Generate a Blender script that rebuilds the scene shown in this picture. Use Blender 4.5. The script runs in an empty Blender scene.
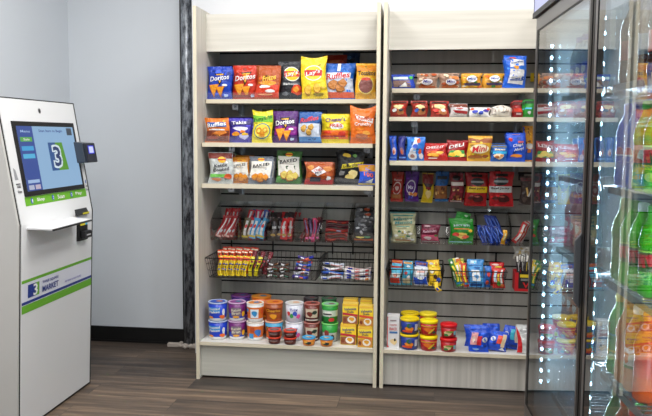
import bpy, bmesh, math, random
from mathutils import Vector, Matrix, Euler, noise
C = bpy.context.scene.collection
S = bpy.context.scene
rnd = random.Random(7)

# ------------------------------------------------------------ camera
F, CX, CY = 750.67, 326.0, 208.0
CAM = Vector((1.1596, -3.6706, 1.2564))
YAW, PIT, ROL = 0.132, -0.0953, -0.006
RM = Matrix.Rotation(YAW, 3, 'Z') @ Matrix.Rotation(PIT, 3, 'X') @ Matrix.Rotation(ROL, 3, 'Y')
cam_data = bpy.data.cameras.new('camera'); cam = bpy.data.objects.new('camera', cam_data); C.objects.link(cam)
cam_data.sensor_width = 36; cam_data.lens = 36 * F / 652; cam_data.clip_start = .05
BX = RM @ Vector((1, 0, 0)); BY = RM @ Vector((0, 0, 1)); BZ = RM @ Vector((0, -1, 0))
cam.matrix_world = Matrix(((BX.x, BY.x, BZ.x, CAM.x), (BX.y, BY.y, BZ.y, CAM.y), (BX.z, BY.z, BZ.z, CAM.z), (0, 0, 0, 1)))
S.camera = cam

def at(u, w, Y):            # photo pixel -> point on the plane y = Y
    d = RM @ Vector(((u - CX) / F, 1, -(w - CY) / F))
    return CAM + d * ((Y - CAM.y) / d.y)
def atX(u, w, X):
    d = RM @ Vector(((u - CX) / F, 1, -(w - CY) / F))
    return CAM + d * ((X - CAM.x) / d.x)

# ------------------------------------------------------------ world, exposure
wd = bpy.data.worlds.new('world'); S.world = wd; wd.use_nodes = True
wd.node_tree.nodes['Background'].inputs[0].default_value = (.8, .88, 1, 1)
wd.node_tree.nodes['Background'].inputs[1].default_value = .25
S.view_settings.view_transform = 'Standard'; S.view_settings.look = 'None'
S.view_settings.exposure = -0.04; S.view_settings.gamma = 1.0; S.view_settings.use_curve_mapping = False
S.cycles.transparent_max_bounces = 32; S.cycles.max_bounces = 12
LIGHT_POWER = 27.0      # troffers nearest the shelving
LIGHT_POWER_FAR = 17.5  # rows further back, set weaker to keep the lower parts dimmer
CEIL = 2.75

# ------------------------------------------------------------ materials
def lin(c):
    return tuple(((v / 255) / 12.92 if v / 255 <= .04045 else ((v / 255 + .055) / 1.055) ** 2.4) for v in c)
_m = {}
def mat(col, kind='film', **k):
    key = (tuple(col), kind, tuple(sorted(k.items())))
    if key in _m: return _m[key]
    m = bpy.data.materials.new('%s_%02x%02x%02x' % ((kind,) + tuple(int(v) for v in col)))
    m.use_nodes = True; nt = m.node_tree; b = nt.nodes['Principled BSDF']
    b.inputs['Base Color'].default_value = (*lin(col), 1)
    R = {'film': .3, 'ink': .34, 'card': .55, 'plastic': .32, 'paint': .6, 'metal': .3, 'black': .45, 'foil': .3}.get(kind, .5)
    b.inputs['Roughness'].default_value = k.get('rough', R)
    if kind in ('metal', 'foil'): b.inputs['Metallic'].default_value = k.get('metallic', 1.0)
    if kind in ('film', 'foil', 'ink'):
        tc = nt.nodes.new('ShaderNodeTexCoord'); n = nt.nodes.new('ShaderNodeTexNoise'); n.inputs['Scale'].default_value = 38
        n.inputs['Detail'].default_value = 3; bp = nt.nodes.new('ShaderNodeBump'); bp.inputs['Strength'].default_value = .8
        bp.inputs['Distance'].default_value = .016
        nt.links.new(tc.outputs['Object'], n.inputs['Vector']); nt.links.new(n.outputs['Fac'], bp.inputs['Height'])
        nt.links.new(bp.outputs['Normal'], b.inputs['Normal'])
    if kind == 'emit':
        b.inputs['Base Color'].default_value = (.02, .02, .02, 1)
        b.inputs['Emission Color'].default_value = (*lin(col), 1); b.inputs['Emission Strength'].default_value = k.get('e', 1.0)
    _m[key] = m; return m

def grain(name, c1, c2, sc=(2, 2, 60), rough=.5, bump=.0):
    m = bpy.data.materials.new(name); m.use_nodes = True; nt = m.node_tree; b = nt.nodes['Principled BSDF']
    tc = nt.nodes.new('ShaderNodeTexCoord'); mp = nt.nodes.new('ShaderNodeMapping'); mp.inputs['Scale'].default_value = sc
    n = nt.nodes.new('ShaderNodeTexNoise'); n.inputs['Scale'].default_value = 1; n.inputs['Detail'].default_value = 5
    r = nt.nodes.new('ShaderNodeValToRGB'); r.color_ramp.elements[0].position = .34; r.color_ramp.elements[1].position = .66
    r.color_ramp.elements[0].color = (*lin(c1), 1); r.color_ramp.elements[1].color = (*lin(c2), 1)
    L = nt.links.new; L(tc.outputs['Object'], mp.inputs['Vector']); L(mp.outputs[0], n.inputs['Vector'])
    L(n.outputs['Fac'], r.inputs[0]); L(r.outputs[0], b.inputs['Base Color']); b.inputs['Roughness'].default_value = rough
    return m

def clear(name, tint=(1, 1, 1), f0=.04, rough=.02):
    """thin sheet of clear plastic or glass: see-through, with a mirror reflection that grows towards grazing angles"""
    m = bpy.data.materials.new(name); m.use_nodes = True; nt = m.node_tree; nt.nodes.clear(); N = nt.nodes.new; L = nt.links.new
    o = N('ShaderNodeOutputMaterial'); mx = N('ShaderNodeMixShader'); t = N('ShaderNodeBsdfTransparent'); g = N('ShaderNodeBsdfGlossy')
    t.inputs[0].default_value = (*tint, 1); g.inputs['Roughness'].default_value = rough
    ge = N('ShaderNodeNewGeometry'); d = N('ShaderNodeVectorMath'); d.operation = 'DOT_PRODUCT'
    L(ge.outputs['Normal'], d.inputs[0]); L(ge.outputs['Incoming'], d.inputs[1])
    a = N('ShaderNodeMath'); a.operation = 'ABSOLUTE'; L(d.outputs['Value'], a.inputs[0])
    s = N('ShaderNodeMath'); s.operation = 'SUBTRACT'; s.inputs[0].default_value = 1; L(a.outputs[0], s.inputs[1])
    p = N('ShaderNodeMath'); p.operation = 'POWER'; p.inputs[1].default_value = 5; L(s.outputs[0], p.inputs[0])
    ma = N('ShaderNodeMath'); ma.operation = 'MULTIPLY_ADD'; ma.inputs[1].default_value = 1 - f0; ma.inputs[2].default_value = f0
    # both faces of the sheet reflect: 2R / (1 + R)
    tw = N('ShaderNodeMath'); tw.operation = 'MULTIPLY'; tw.inputs[1].default_value = 2; on = N('ShaderNodeMath'); on.operation = 'ADD'; on.inputs[1].default_value = 1
    dv = N('ShaderNodeMath'); dv.operation = 'DIVIDE'; L(p.outputs[0], ma.inputs[0]); L(ma.outputs[0], tw.inputs[0]); L(ma.outputs[0], on.inputs[0]); L(tw.outputs[0], dv.inputs[0]); L(on.outputs[0], dv.inputs[1])
    L(dv.outputs[0], mx.inputs[0]); L(t.outputs[0], mx.inputs[1]); L(g.outputs[0], mx.inputs[2])
    L(mx.outputs[0], o.inputs[0]); return m

def wall_mat(name, c):
    m = mat(c, 'paint', rough=.7).copy(); m.name = name; nt = m.node_tree; b = nt.nodes['Principled BSDF']
    tc = nt.nodes.new('ShaderNodeTexCoord'); n = nt.nodes.new('ShaderNodeTexNoise'); n.inputs['Scale'].default_value = 180
    bp = nt.nodes.new('ShaderNodeBump'); bp.inputs['Strength'].default_value = .12; bp.inputs['Distance'].default_value = .004
    nt.links.new(tc.outputs['Object'], n.inputs['Vector']); nt.links.new(n.outputs['Fac'], bp.inputs['Height']); nt.links.new(bp.outputs[0], b.inputs['Normal'])
    return m

M_LAM = grain('cream_laminate', (202, 198, 187), (218, 214, 204), (1.5, 1.5, 45), .45)
M_LAMV = grain('cream_laminate_upright', (200, 195, 183), (218, 213, 203), (60, 60, 1.2), .45)
M_SLAT = grain('grey_slatwall', (164, 162, 156), (176, 174, 168), (45, 45, 1.5), .5)
M_EDGE = mat((215, 205, 182), 'plastic', rough=.4)
M_BLK = mat((14, 14, 15), 'black'); M_WIRE = mat((10, 10, 11), 'black', rough=.35)
M_CLEAR = clear('clear_acrylic', (.95, .96, .96), .04, .08)
M_GLASS = clear('door_glass', (.86, .93, .95), .04, .0)
M_PET = clear('clear_bottle_plastic', (.9, .95, 1), .10, .05)
M_STEEL = mat((165, 168, 172), 'metal', rough=.28)
M_WHITE = mat((226, 227, 228), 'plastic', rough=.38)

# ------------------------------------------------------------ mesh builder
class MB:
    def __init__(s): s.v = []; s.f = []; s.fm = []; s.m = []; s.sm = []
    def mi(s, m):
        if m not in s.m: s.m.append(m)
        return s.m.index(m)
    def face(s, idx, m, smooth=False): s.f.append(tuple(idx)); s.fm.append(s.mi(m)); s.sm.append(smooth)
    def box(s, x0, x1, y0, y1, z0, z1, m):
        b = len(s.v)
        s.v += [(x, y, z) for z in (z0, z1) for y in (y0, y1) for x in (x0, x1)]
        for q in ((0, 2, 3, 1), (4, 5, 7, 6), (0, 1, 5, 4), (2, 6, 7, 3), (0, 4, 6, 2), (1, 3, 7, 5)): s.face([b + i for i in q], m)
    def poly_prism(s, pts, axis, a0, a1, m):
        """pts 2-D outline extruded along an axis"""
        b = len(s.v); n = len(pts)
        def P(p, a): return (a, p[0], p[1]) if axis == 0 else ((p[0], a, p[1]) if axis == 1 else (p[0], p[1], a))
        for a in (a0, a1): s.v += [P(p, a) for p in pts]
        s.face(range(b, b + n), m); s.face(range(b + 2 * n - 1, b + n - 1, -1), m)
        for i in range(n):
            j = (i + 1) % n; s.face((b + i, b + n + i, b + n + j, b + j), m)
    def grid(s, P, nu, nv, m, smooth=True, closed=False):
        b = len(s.v)
        for j in range(nv + 1):
            for i in range(nu + (0 if closed else 1)): s.v.append(tuple(P(i / nu, j / nv)))
        w = nu if closed else nu + 1
        for j in range(nv):
            for i in range(nu):
                i2 = (i + 1) % w
                mm = m(j / nv, (i + .5) / nu) if callable(m) else m
                s.face((b + j * w + i, b + j * w + i2, b + (j + 1) * w + i2, b + (j + 1) * w + i), mm, smooth)
    def tube(s, pts, r, m, n=6):
        pts = [Vector(p) for p in pts]; b = len(s.v)
        for k, p in enumerate(pts):
            d = (pts[min(k + 1, len(pts) - 1)] - pts[max(k - 1, 0)]).normalized()
            a = d.cross(Vector((0, 0, 1)) if abs(d.z) < .9 else Vector((1, 0, 0))).normalized(); c = d.cross(a)
            for i in range(n):
                t = 2 * math.pi * i / n; s.v.append(tuple(p + a * (r * math.cos(t)) + c * (r * math.sin(t))))
        for k in range(len(pts) - 1):
            for i in range(n):
                j = (i + 1) % n; s.face((b + k * n + i, b + k * n + j, b + (k + 1) * n + j, b + (k + 1) * n + i), m, True)
        s.face(range(b + n - 1, b - 1, -1), m); e = b + (len(pts) - 1) * n; s.face(range(e, e + n), m)
    def lathe(s, prof, mats, n=28, cx=0, cy=0, cap=True):
        """prof: (r, z) list; mats: one per segment or a single one"""
        b = len(s.v)
        for r, z in prof:
            for i in range(n):
                t = 2 * math.pi * i / n; s.v.append((cx + r * math.cos(t), cy + r * math.sin(t), z))
        for k in range(len(prof) - 1):
            mm = mats[k] if isinstance(mats, list) else mats
            for i in range(n):
                j = (i + 1) % n; s.face((b + k * n + i, b + k * n + j, b + (k + 1) * n + j, b + (k + 1) * n + i), mm, True)
        if cap:
            s.face(range(b + n - 1, b - 1, -1), mats[0] if isinstance(mats, list) else mats)
            e = b + (len(prof) - 1) * n; s.face(range(e, e + n), mats[-1] if isinstance(mats, list) else mats)
    def build(s, name, parent=None, bevel=0, recalc=True):
        me = bpy.data.meshes.new(name); me.from_pydata(s.v, [], s.f)
        for m in s.m: me.materials.append(m)
        me.polygons.foreach_set('material_index', s.fm); me.polygons.foreach_set('use_smooth', s.sm)
        me.update()
        o = bpy.data.objects.new(name, me); C.objects.link(o)
        if parent: o.parent = parent
        if bevel:
            md = o.modifiers.new('bevel', 'BEVEL'); md.width = bevel; md.segments = 2; md.limit_method = 'ANGLE'
        return o

def empty(name, loc, rot=(0, 0, 0)):
    o = bpy.data.objects.new(name, None); C.objects.link(o); o.location = loc; o.rotation_euler = rot; o.empty_display_size = .05
    return o
def tag(o, label=None, cat=None, group=None, kind=None):
    for w_ in (' and its ', ' in the ', ' of the ', ' a ', ' the '):        # keep long labels within sixteen words
        while label and len(label.replace('-', ' ').split()) > 16 and w_ in label:
            label = label.replace(w_, ' ' if w_ in (' a ', ' the ', ' and its ') else w_.replace('the ', ''), 1)
    if label: o['label'] = label
    if cat: o['category'] = cat
    if group: o['group'] = group
    if kind: o['kind'] = kind
    return o
def struct(mb, name, bevel=0):
    o = mb.build(name, bevel=bevel); o['kind'] = 'structure'; return o
def copy_tree(o, parent=None):
    c = o.copy(); C.objects.link(c)
    if parent: c.parent = parent
    for ch in [x for x in bpy.data.objects if x.parent == o]: copy_tree(ch, c)
    return c

# ------------------------------------------------------------ printed graphics laid on a surface
_txt = {}
def text_mesh(t, bold=True):
    if t in _txt: return _txt[t]
    cu = bpy.data.curves.new('t', 'FONT'); cu.body = t; cu.resolution_u = 2
    if bold: cu.offset = .018
    o = bpy.data.objects.new('t', cu); C.objects.link(o)
    bpy.context.view_layer.update()
    me = bpy.data.meshes.new_from_object(o.evaluated_get(bpy.context.evaluated_depsgraph_get()))
    vs = [v.co.copy() for v in me.vertices]; fs = [tuple(p.vertices) for p in me.polygons]
    bpy.data.objects.remove(o); bpy.data.curves.remove(cu); bpy.data.meshes.remove(me)
    x0 = min(v.x for v in vs); x1 = max(v.x for v in vs); y0 = min(v.y for v in vs); y1 = max(v.y for v in vs)
    _txt[t] = ([((v.x - x0) / (x1 - x0) - .5, (v.y - y0) / (y1 - y0) - .5) for v in vs], fs); return _txt[t]

def decals(mb, surf, layers, kind='ink', step=.0007, first=.0012, **mk):
    """layers are (type, ...) in surface coordinates x -1..1, y 0..1; surf(x, y, off) -> point"""
    for li, L in enumerate(layers):
        off = first + step * li; t = L[0]; col = L[-1]; m = col if not isinstance(col, tuple) else mat(col, kind, **mk)
        if t == 'R':
            x0, y0, x1, y1 = L[1:5]
            nx = max(2, int(abs(x1 - x0) / .16)); ny = max(1, int(abs(y1 - y0) / .08))
            mb.grid(lambda a, b: surf(x0 + (x1 - x0) * a, y0 + (y1 - y0) * b, off), nx, ny, m)
        elif t == 'E':
            cx, cy, rx, ry = L[1:5]
            mb.grid(lambda a, b: surf(cx + rx * (.02 + .98 * b) * math.cos(a * 2 * math.pi), cy + ry * (.02 + .98 * b) * math.sin(a * 2 * math.pi), off), 18, 3, m, closed=True)
        elif t == 'B':      # irregular blob
            cx, cy, rx, ry, sd = L[1:6]; rr = random.Random(sd); ph = [rr.uniform(.7, 1.15) for _ in range(9)]
            def rb(a): k = a * 9; i = int(k) % 9; f = k - int(k); return ph[i] * (1 - f) + ph[(i + 1) % 9] * f
            mb.grid(lambda a, b: surf(cx + rx * rb(a) * (.02 + .98 * b) * math.cos(a * 2 * math.pi), cy + ry * rb(a) * (.02 + .98 * b) * math.sin(a * 2 * math.pi), off), 9, 2, m, closed=True)
        elif t == 'P':      # convex polygon
            pts = L[1]; cx = sum(p[0] for p in pts) / len(pts); cy = sum(p[1] for p in pts) / len(pts); n = len(pts)
            ex = []
            for i in range(n):
                p, q = pts[i], pts[(i + 1) % n]
                for k in range(4): ex.append((p[0] + (q[0] - p[0]) * k / 4, p[1] + (q[1] - p[1]) * k / 4))
            mb.grid(lambda a, b: surf(cx + (ex[int(a * 4 * n + .5) % (4 * n)][0] - cx) * (.02 + .98 * b), cy + (ex[int(a * 4 * n + .5) % (4 * n)][1] - cy) * (.02 + .98 * b), off), 4 * n, 3, m, smooth=True, closed=True)
        elif t == 'T':      # text, centre, width, height, rotation in degrees
            s_, cx, cy, w, h, rot = L[1:7]; vs, fs = text_mesh(s_); r = math.radians(rot); b = len(mb.v)
            for x, y in vs:
                px = x * w; py = y * h
                # lengths are in surface units; the shear follows the rotation
                mb.v.append(tuple(surf(cx + px, cy + py + px * math.tan(r) * .5, off + .0008)))
            for f in fs: mb.face([b + i for i in f], m)

# ------------------------------------------------------------ products
def bag_mesh(w, h, D, base, layers, ear=0., waist=.06, seal=.07, sd=1, back=None, nu=16, nv=18, top=None, clearwin=None):
    """pillow bag: crimped seals top and bottom, bulged middle, creases; base point at the middle of the bottom edge"""
    rr = random.Random(sd); k1, k2, k3 = rr.uniform(0, 6), rr.uniform(0, 6), rr.uniform(0, 6)
    def S_(x, y, side, off=0):
        x = max(-1.02, min(1.02, x)); v = min(1, max(0, (y - seal) / (1 - 2 * seal)))
        prof = math.sin(math.pi * v) ** .5 if 0 < v < 1 else 0
        hw = w / 2 * (1 - waist * prof)
        th = D / 2 * prof * max(0, 1 - abs(x) ** 2.6) ** .62
        near = math.exp(-v / .12) + math.exp(-(1 - v) / .12)
        am = min(1, w / .1); wr = am * (.0022 * near * math.sin(9 * x + k1) * (1 - abs(x) ** 3) + .0022 * prof * math.sin(5 * x + 9 * y + k2) * math.cos(4 * x - 8 * y + k3) * (1 - x * x * .8))
        if v <= 0 or v >= 1: wr = .0006 * math.sin(40 * y * math.pi)
        z = h * y + ear * h * (abs(x) ** 1.8) * max(0, (y - .55) / .45) ** 2 - .010 * prof * 0
        lean = .006 * math.sin(3 * y + k3)
        return Vector((hw * x + .004 * math.sin(6 * y + k1), (-th - wr + lean) if side < 0 else (th + wr + lean + .0008), z)), hw
    def front(x, y, off=0):
        p = S_(x, y, -1)[0]
        if off:
            a = S_(x + .02, y, -1)[0] - S_(x - .02, y, -1)[0]; b = S_(x, y + .01, -1)[0] - S_(x, y - .01, -1)[0]
            n = a.cross(b)
            if n.length > 0:
                n.normalize(); n = n if n.y < 0 else -n
                p = p + (n * .5 + Vector((0, -.5, 0))) * off
        return p
    mb = MB(); bm = mat(base, 'film') if isinstance(base, tuple) else base; bk = mat(back, 'foil') if back else bm
    mb.grid(lambda a, b: S_(a * 2 - 1, b, -1)[0], nu, nv, bm)
    mb.grid(lambda a, b: S_(1 - a * 2, b, 1)[0], nu, nv, bk)
    if isinstance(base, tuple) and w > .06:      # faint background print: paler and deeper patches of the film colour
        bgp = []
        for i in range(9):
            f = rr.choice((.72, .8, 1.22, 1.35)); c = tuple(int(max(8, min(250, v * f + (12 if f > 1 else 0)))) // 8 * 8 for v in base)
            bgp.append(('B', rr.uniform(-.75, .75), rr.uniform(.12, .9), rr.uniform(.1, .34), rr.uniform(.02, .07), rr.randrange(99), c))
        decals(mb, front, bgp, step=.00002, first=.0009)
    decals(mb, front, layers)
    return mb

def cup_mesh(r0, r1, h, bands, layers, rim=None):
    """tapered tub; bands = [(z_fraction_top, colour)]"""
    mb = MB(); prof = [(r0 * .9, 0)]; ms = []; zs = [0] + [b[0] for b in bands]
    prof.append((r0, .002)); ms.append(mat(bands[0][1], 'plastic'))
    for z1, c in bands: prof.append((r0 + (r1 - r0) * z1, h * z1)); ms.append(mat(c, 'plastic'))
    mb.lathe(prof, ms)
    def surf(x, y, off=0):
        a = x * 1.25; r = r0 + (r1 - r0) * y + off; return Vector((r * math.sin(a), -r * math.cos(a), h * y))
    decals(mb, surf, layers, 'plastic')
    return mb
def lid_mesh(r, z, t, col, layers=(), dome=.0):
    mb = MB(); m = mat(col, 'plastic')
    mb.lathe([(r * .97, z), (r, z + t * .2), (r, z + t * .8), (r * .97, z + t), (r * .9, z + t), (r * .86, z + t * .75 + dome), (r * .4, z + t * .75 + dome * 1.2), (.001, z + t * .75 + dome * 1.25)], m)
    def surf(x, y, off=0): return Vector((x * r * .85, (y * 2 - 1) * r * .85, z + t * .75 + dome * 1.25 + off))
    decals(mb, surf, list(layers), 'plastic', first=.001)
    return mb
def carton_mesh(w, h, d, base, layers, side=None, topc=None):
    mb = MB(); mb.box(-w / 2, w / 2, -d / 2, d / 2, 0, h, mat(base, 'card'))
    decals(mb, lambda x, y, off=0: Vector((x * w / 2, -d / 2 - off, y * h)), layers, 'card', first=.0004, step=.0003)
    if topc: mb.grid(lambda a, b: (-w / 2 + w * a, -d / 2 + d * b, h + .0006), 1, 1, mat(topc, 'card'))
    return mb
def bar_mesh(L, w, t, base, layers, sd=0):
    """wrapped bar standing on end: long axis z"""
    return bag_mesh(w, L, t, base, layers, waist=.10, seal=.07, sd=sd, nu=8, nv=12)

def put(mb, name, label, cat, loc, rot=(0, 0, 0), group=None):
    o = mb.build(name); o.location = loc; o.rotation_euler = rot; tag(o, label, cat, group); return o

W_ = (240, 240, 238); K_ = (18, 18, 20); R_ = (205, 30, 35); Y_ = (245, 205, 30); O_ = (235, 120, 30); G_ = (40, 150, 50); B_ = (25, 75, 190)
def chips(col, col2, pts, r=.2):
    out = []
    for i, (x, y) in enumerate(pts): out += [('B', x, y, r * 1.12, r * .42, i * 3 + 1, col2), ('B', x + .02, y + .012, r, r * .36, i * 3 + 1, col)]
    return out
def sun(x, y, rx=.42, ry=.15):
    return [('E', x, y, rx * 1.1, ry * 1.12, (250, 245, 235)), ('E', x, y, rx, ry, (250, 205, 40)), ('R', x - rx * 1.05, y - ry * .42, x + rx * 1.05, y + ry * .42, (205, 30, 35)), ("T", "Lay's", x, y, rx * 1.7, ry * .78, 8, W_)]

exec_order = []
# ============================================================ THE ROOM
WB = .62; WL = -.96; WU = .445
fl = MB(); fl.box(-1.2, 4.2, -6.2, .9, -.05, 0, None)
def floor_mat():
    m = bpy.data.materials.new('dark_vinyl_planks'); m.use_nodes = True; nt = m.node_tree; b = nt.nodes['Principled BSDF']; N = nt.nodes.new; L = nt.links.new
    tc = N('ShaderNodeTexCoord'); br = N('ShaderNodeTexBrick'); br.inputs['Scale'].default_value = 1
    br.inputs['Brick Width'].default_value = 1.22; br.inputs['Row Height'].default_value = .152; br.inputs['Mortar Size'].default_value = .0012
    br.inputs['Color1'].default_value = (0, 0, 0, 1); br.inputs['Color2'].default_value = (1, 1, 1, 1); br.inputs['Mortar'].default_value = (.0, .0, .0, 1)
    br.offset = .37
    L(tc.outputs['Object'], br.inputs['Vector'])
    mp = N('ShaderNodeMapping'); mp.inputs['Scale'].default_value = (1.6, 22, 1); L(tc.outputs['Object'], mp.inputs['Vector'])
    n = N('ShaderNodeTexNoise'); n.inputs['Scale'].default_value = 1; n.inputs['Detail'].default_value = 6; n.inputs['Roughness'].default_value = .62
    ad = N('ShaderNodeVectorMath'); ad.operation = 'ADD'; sc = N('ShaderNodeVectorMath'); sc.operation = 'SCALE'; sc.inputs['Scale'].default_value = 13
    L(br.outputs['Color'], sc.inputs[0]); L(mp.outputs[0], ad.inputs[0]); L(sc.outputs[0], ad.inputs[1]); L(ad.outputs[0], n.inputs['Vector'])
    r = N('ShaderNodeValToRGB'); e = r.color_ramp.elements; e[0].position = .30; e[0].color = (*lin((62, 55, 51)), 1); e[1].position = .72; e[1].color = (*lin((138, 120, 104)), 1)
    mid = r.color_ramp.elements.new(.5); mid.color = (*lin((94, 83, 75)), 1)
    mx = N('ShaderNodeMixRGB'); mx.blend_type = 'MULTIPLY'; mx.inputs[0].default_value = 1
    r2 = N('ShaderNodeValToRGB'); r2.color_ramp.elements[0].color = (.40, .41, .44, 1); r2.color_ramp.elements[1].color = (1.42, 1.30, 1.12, 1)
    L(br.outputs['Color'], r2.inputs[0]); L(n.outputs['Fac'], r.inputs[0]); L(r.outputs[0], mx.inputs[1]); L(r2.outputs[0], mx.inputs[2])
    L(mx.outputs[0], b.inputs['Base Color']); b.inputs['Roughness'].default_value = .5
    return m
fl.m = [floor_mat()]; struct(fl, 'floor')
M_WALL = wall_mat('pale_blue_grey_wall', (211, 216, 222)); M_WALL2 = wall_mat('pale_grey_wall', (226, 227, 230)); M_WALLD = wall_mat('slate_wall', (165, 168, 172))
q = MB(); q.box(WL, -.145, WB, WB + .12, 0, CEIL, M_WALL); struct(q, 'wall_back')
q = MB(); q.box(-.145, 3.6, WU, WU + .3, 0, CEIL, M_WALL2); struct(q, 'wall_shelving')
q = MB(); q.box(WL - .12, WL, -6.1, WB + .12, 0, CEIL, M_WALL); struct(q, 'wall_left')
q = MB(); q.box(3.4, 3.52, -6.1, WU, 0, CEIL, M_WALLD); struct(q, 'wall_right')
q = MB(); q.box(WL, 3.4, -6.2, -6.1, 0, CEIL, M_WALLD); struct(q, 'wall_front')
q = MB(); q.box(WL - .12, 3.52, -6.2, .9, CEIL, CEIL + .1, wall_mat('white_ceiling', (228, 228, 226))); struct(q, 'ceiling')
q = MB(); q.box(WL, -.262, WB - .012, WB, 0, .093, M_BLK); q.box(WL, -.262, WB - .016, WB - .01, 0, .012, M_BLK); struct(q, 'baseboard_back')
q = MB(); q.box(WL, WL + .012, -6.0, WB - .012, 0, .093, M_BLK); struct(q, 'baseboard_left')

# steel column with crumbled foam at its foot
def column():
    m = bpy.data.materials.new('worn_steel'); m.use_nodes = True; nt = m.node_tree; b = nt.nodes['Principled BSDF']; N = nt.nodes.new; L = nt.links.new
    tc = N('ShaderNodeTexCoord'); n = N('ShaderNodeTexNoise'); n.inputs['Scale'].default_value = 22; n.inputs['Detail'].default_value = 8; n.inputs['Roughness'].default_value = .7
    mp = N('ShaderNodeMapping'); mp.inputs['Scale'].default_value = (2.2, 2.2, .6)
    r = N('ShaderNodeValToRGB'); r.color_ramp.elements[0].position = .42; r.color_ramp.elements[1].position = .66
    r.color_ramp.elements[0].color = (*lin((58, 61, 68)), 1); r.color_ramp.elements[1].color = (*lin((184, 190, 198)), 1)
    L(tc.outputs['Object'], mp.inputs[0]); L(mp.outputs[0], n.inputs[0]); L(n.outputs['Fac'], r.inputs[0]); L(r.outputs[0], b.inputs['Base Color'])
    b.inputs['Metallic'].default_value = .35; b.inputs['Roughness'].default_value = .35
    q = MB(); q.lathe([(.033, 0), (.033, CEIL)], m, 24, -.218, .575); struct(q, 'column')
    q = MB(); q.box(-.262, -.256, .58, WB, 0, CEIL, M_BLK); struct(q, 'trim_1')
    # foam collar: lumpy ring
    foam = mat((186, 176, 166), 'paint', rough=.95); rr = random.Random(3); q = MB()
    for k in range(34):
        a = rr.uniform(0, 2 * math.pi); d = rr.uniform(.036, .052); x = -.218 + math.cos(a) * d * 1.25; y = .575 + math.sin(a) * d; s_ = rr.uniform(.010, .019)
        if y > WB - .02: continue
        q.lathe([(s_ * .5, .0), (s_, s_ * .5), (s_ * .85, s_ * 1.1), (s_ * .3, s_ * 1.5)], foam, 7, x, y)
    o = q.build('foam_collar'); tag(o, 'crumbled beige foam sealing the foot of the steel column', 'sealant', kind='stuff')
    q = MB(); q.box(-.35, -.262, .54, .572, 0, .024, foam)
    o = q.build('foam_strip', bevel=.005); tag(o, 'short beige foam strip lying on the floor left of the steel column', 'foam strip')
column()

# ceiling troffers
def troffer(x, y, label):
    t = empty('ceiling_light', (x, y, CEIL)); tag(t, label, 'ceiling light', 'recessed ceiling lights')
    q = MB()
    for a in ((-.31, -.28, -.61, .61), (.28, .31, -.61, .61), (-.28, .28, -.61, -.58), (-.28, .28, .58, .61)): q.box(a[0], a[1], a[2], a[3], -.012, 0, M_WHITE)
    q.build('frame', t)
    q = MB(); q.box(-.28, .28, -.58, .58, -.006, -.002, mat((255, 250, 244), 'emit', e=2.0)); q.build('diffuser', t)
    ld = bpy.data.lights.new('troffer_light', 'AREA'); ld.shape = 'RECTANGLE'; ld.size = .56; ld.size_y = 1.16; ld.energy = LIGHT_POWER if y > -1.5 else LIGHT_POWER_FAR; ld.color = (1, .985, .96)
    lo = bpy.data.objects.new('troffer_light', ld); C.objects.link(lo); lo.parent = t; lo.location = (0, 0, -.02)
cols_ = {.0: 'left', 1.35: 'middle', 2.7: 'right'}; rows_ = {-1.1: 'nearest the shelving', -2.75: 'in the second row', -4.6: 'in the row behind the camera'}
for x in cols_:
    for y in rows_: troffer(x, y, 'white recessed ceiling panel light, %s column, %s' % (cols_[x], rows_[y]))

# ============================================================ SHELVING UNITS
H = 1.895; T = .018; BK = .427
def unit(x0, x1, label, grooves, shelves, vert):
    """shelves: (z top of the board, y front, x left, x right, lip, fence)"""
    t = empty('display_shelving_unit', (x0, 0, 0)); tag(t, label, 'shelving unit', 'cream slatwall shelving units')
    w = x1 - x0
    for xx in (0, w - T):
        q = MB(); q.box(xx, xx + T, 0, BK + .012, 0, H, M_LAMV); q.build('side_panel', t, bevel=.001)
        q = MB(); q.box(xx + .0005, xx + T - .0005, -.0015, 0, 0, H, M_EDGE); q.build('edge_band', t)
    q = MB(); q.box(T, w - T, .172, .19, 1.691, 1.88, M_LAM); q.box(T, w - T, .19, BK, 1.862, 1.88, M_LAM); q.build('header_panel', t)
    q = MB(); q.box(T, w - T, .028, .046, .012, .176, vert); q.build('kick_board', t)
    # slatwall: panels separated by dark grooves
    q = MB(); g = [.2] + sorted(grooves) + [1.862]
    for a, b in zip(g[:-1], g[1:]): q.box(T, w - T, BK - .008, BK, a + (.0045 if a > .21 else 0), b - (.0045 if b < 1.86 else 0), M_SLAT)
    sl = q.build('slatwall_panel', t)
    q = MB(); q.box(T, w - T, BK, BK + .01, .2, 1.862, mat((16, 16, 17), 'black', rough=.8)); q.build('groove', sl)
    for (z, y, xa, xb, th, fence) in shelves:
        q = MB(); q.box(xa - x0, xb - x0, y + .002, BK - .01, z - th, z, M_LAM if z > .3 else mat((216, 214, 208), 'paint', rough=.5)); s_ = q.build('shelf', t)
        q = MB(); q.box(xa - x0, xb - x0, y, y + .002, z - th, z, M_EDGE); q.build('edge_band', s_)
        if fence:
            q = MB(); q.box(xa - x0 + .01, xb - x0 - .004, y + .004, y + .006, z + .0005, z + fence, M_CLEAR); q.build('clear_fence', s_)
        if z > .3:
            for bx in (xa - x0 + .12, xb - x0 - .04):
                q = MB(); q.poly_prism([(y + .11, z - th), (BK - .01, z - th), (BK - .01, z - th - .055), (BK - .04, z - th - .055), (y + .11, z - th - .012)], 0, bx, bx + .004, M_STEEL)
                q.box(bx - .012, bx + .016, BK - .014, BK - .009, z - th - .06, z - th, M_STEEL)
                q.box(bx - .014, bx + .018, y + .13, y + .16, z - th - .028, z - th, M_STEEL); q.build('bracket', s_)
    return t
U1 = 0; U1R = .932; U2 = .947; U2R = 1.735
g1 = [.3678 + .0705 * k for k in range(21)]; g2 = [.2771 + .0719 * k for k in range(22)]
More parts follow.
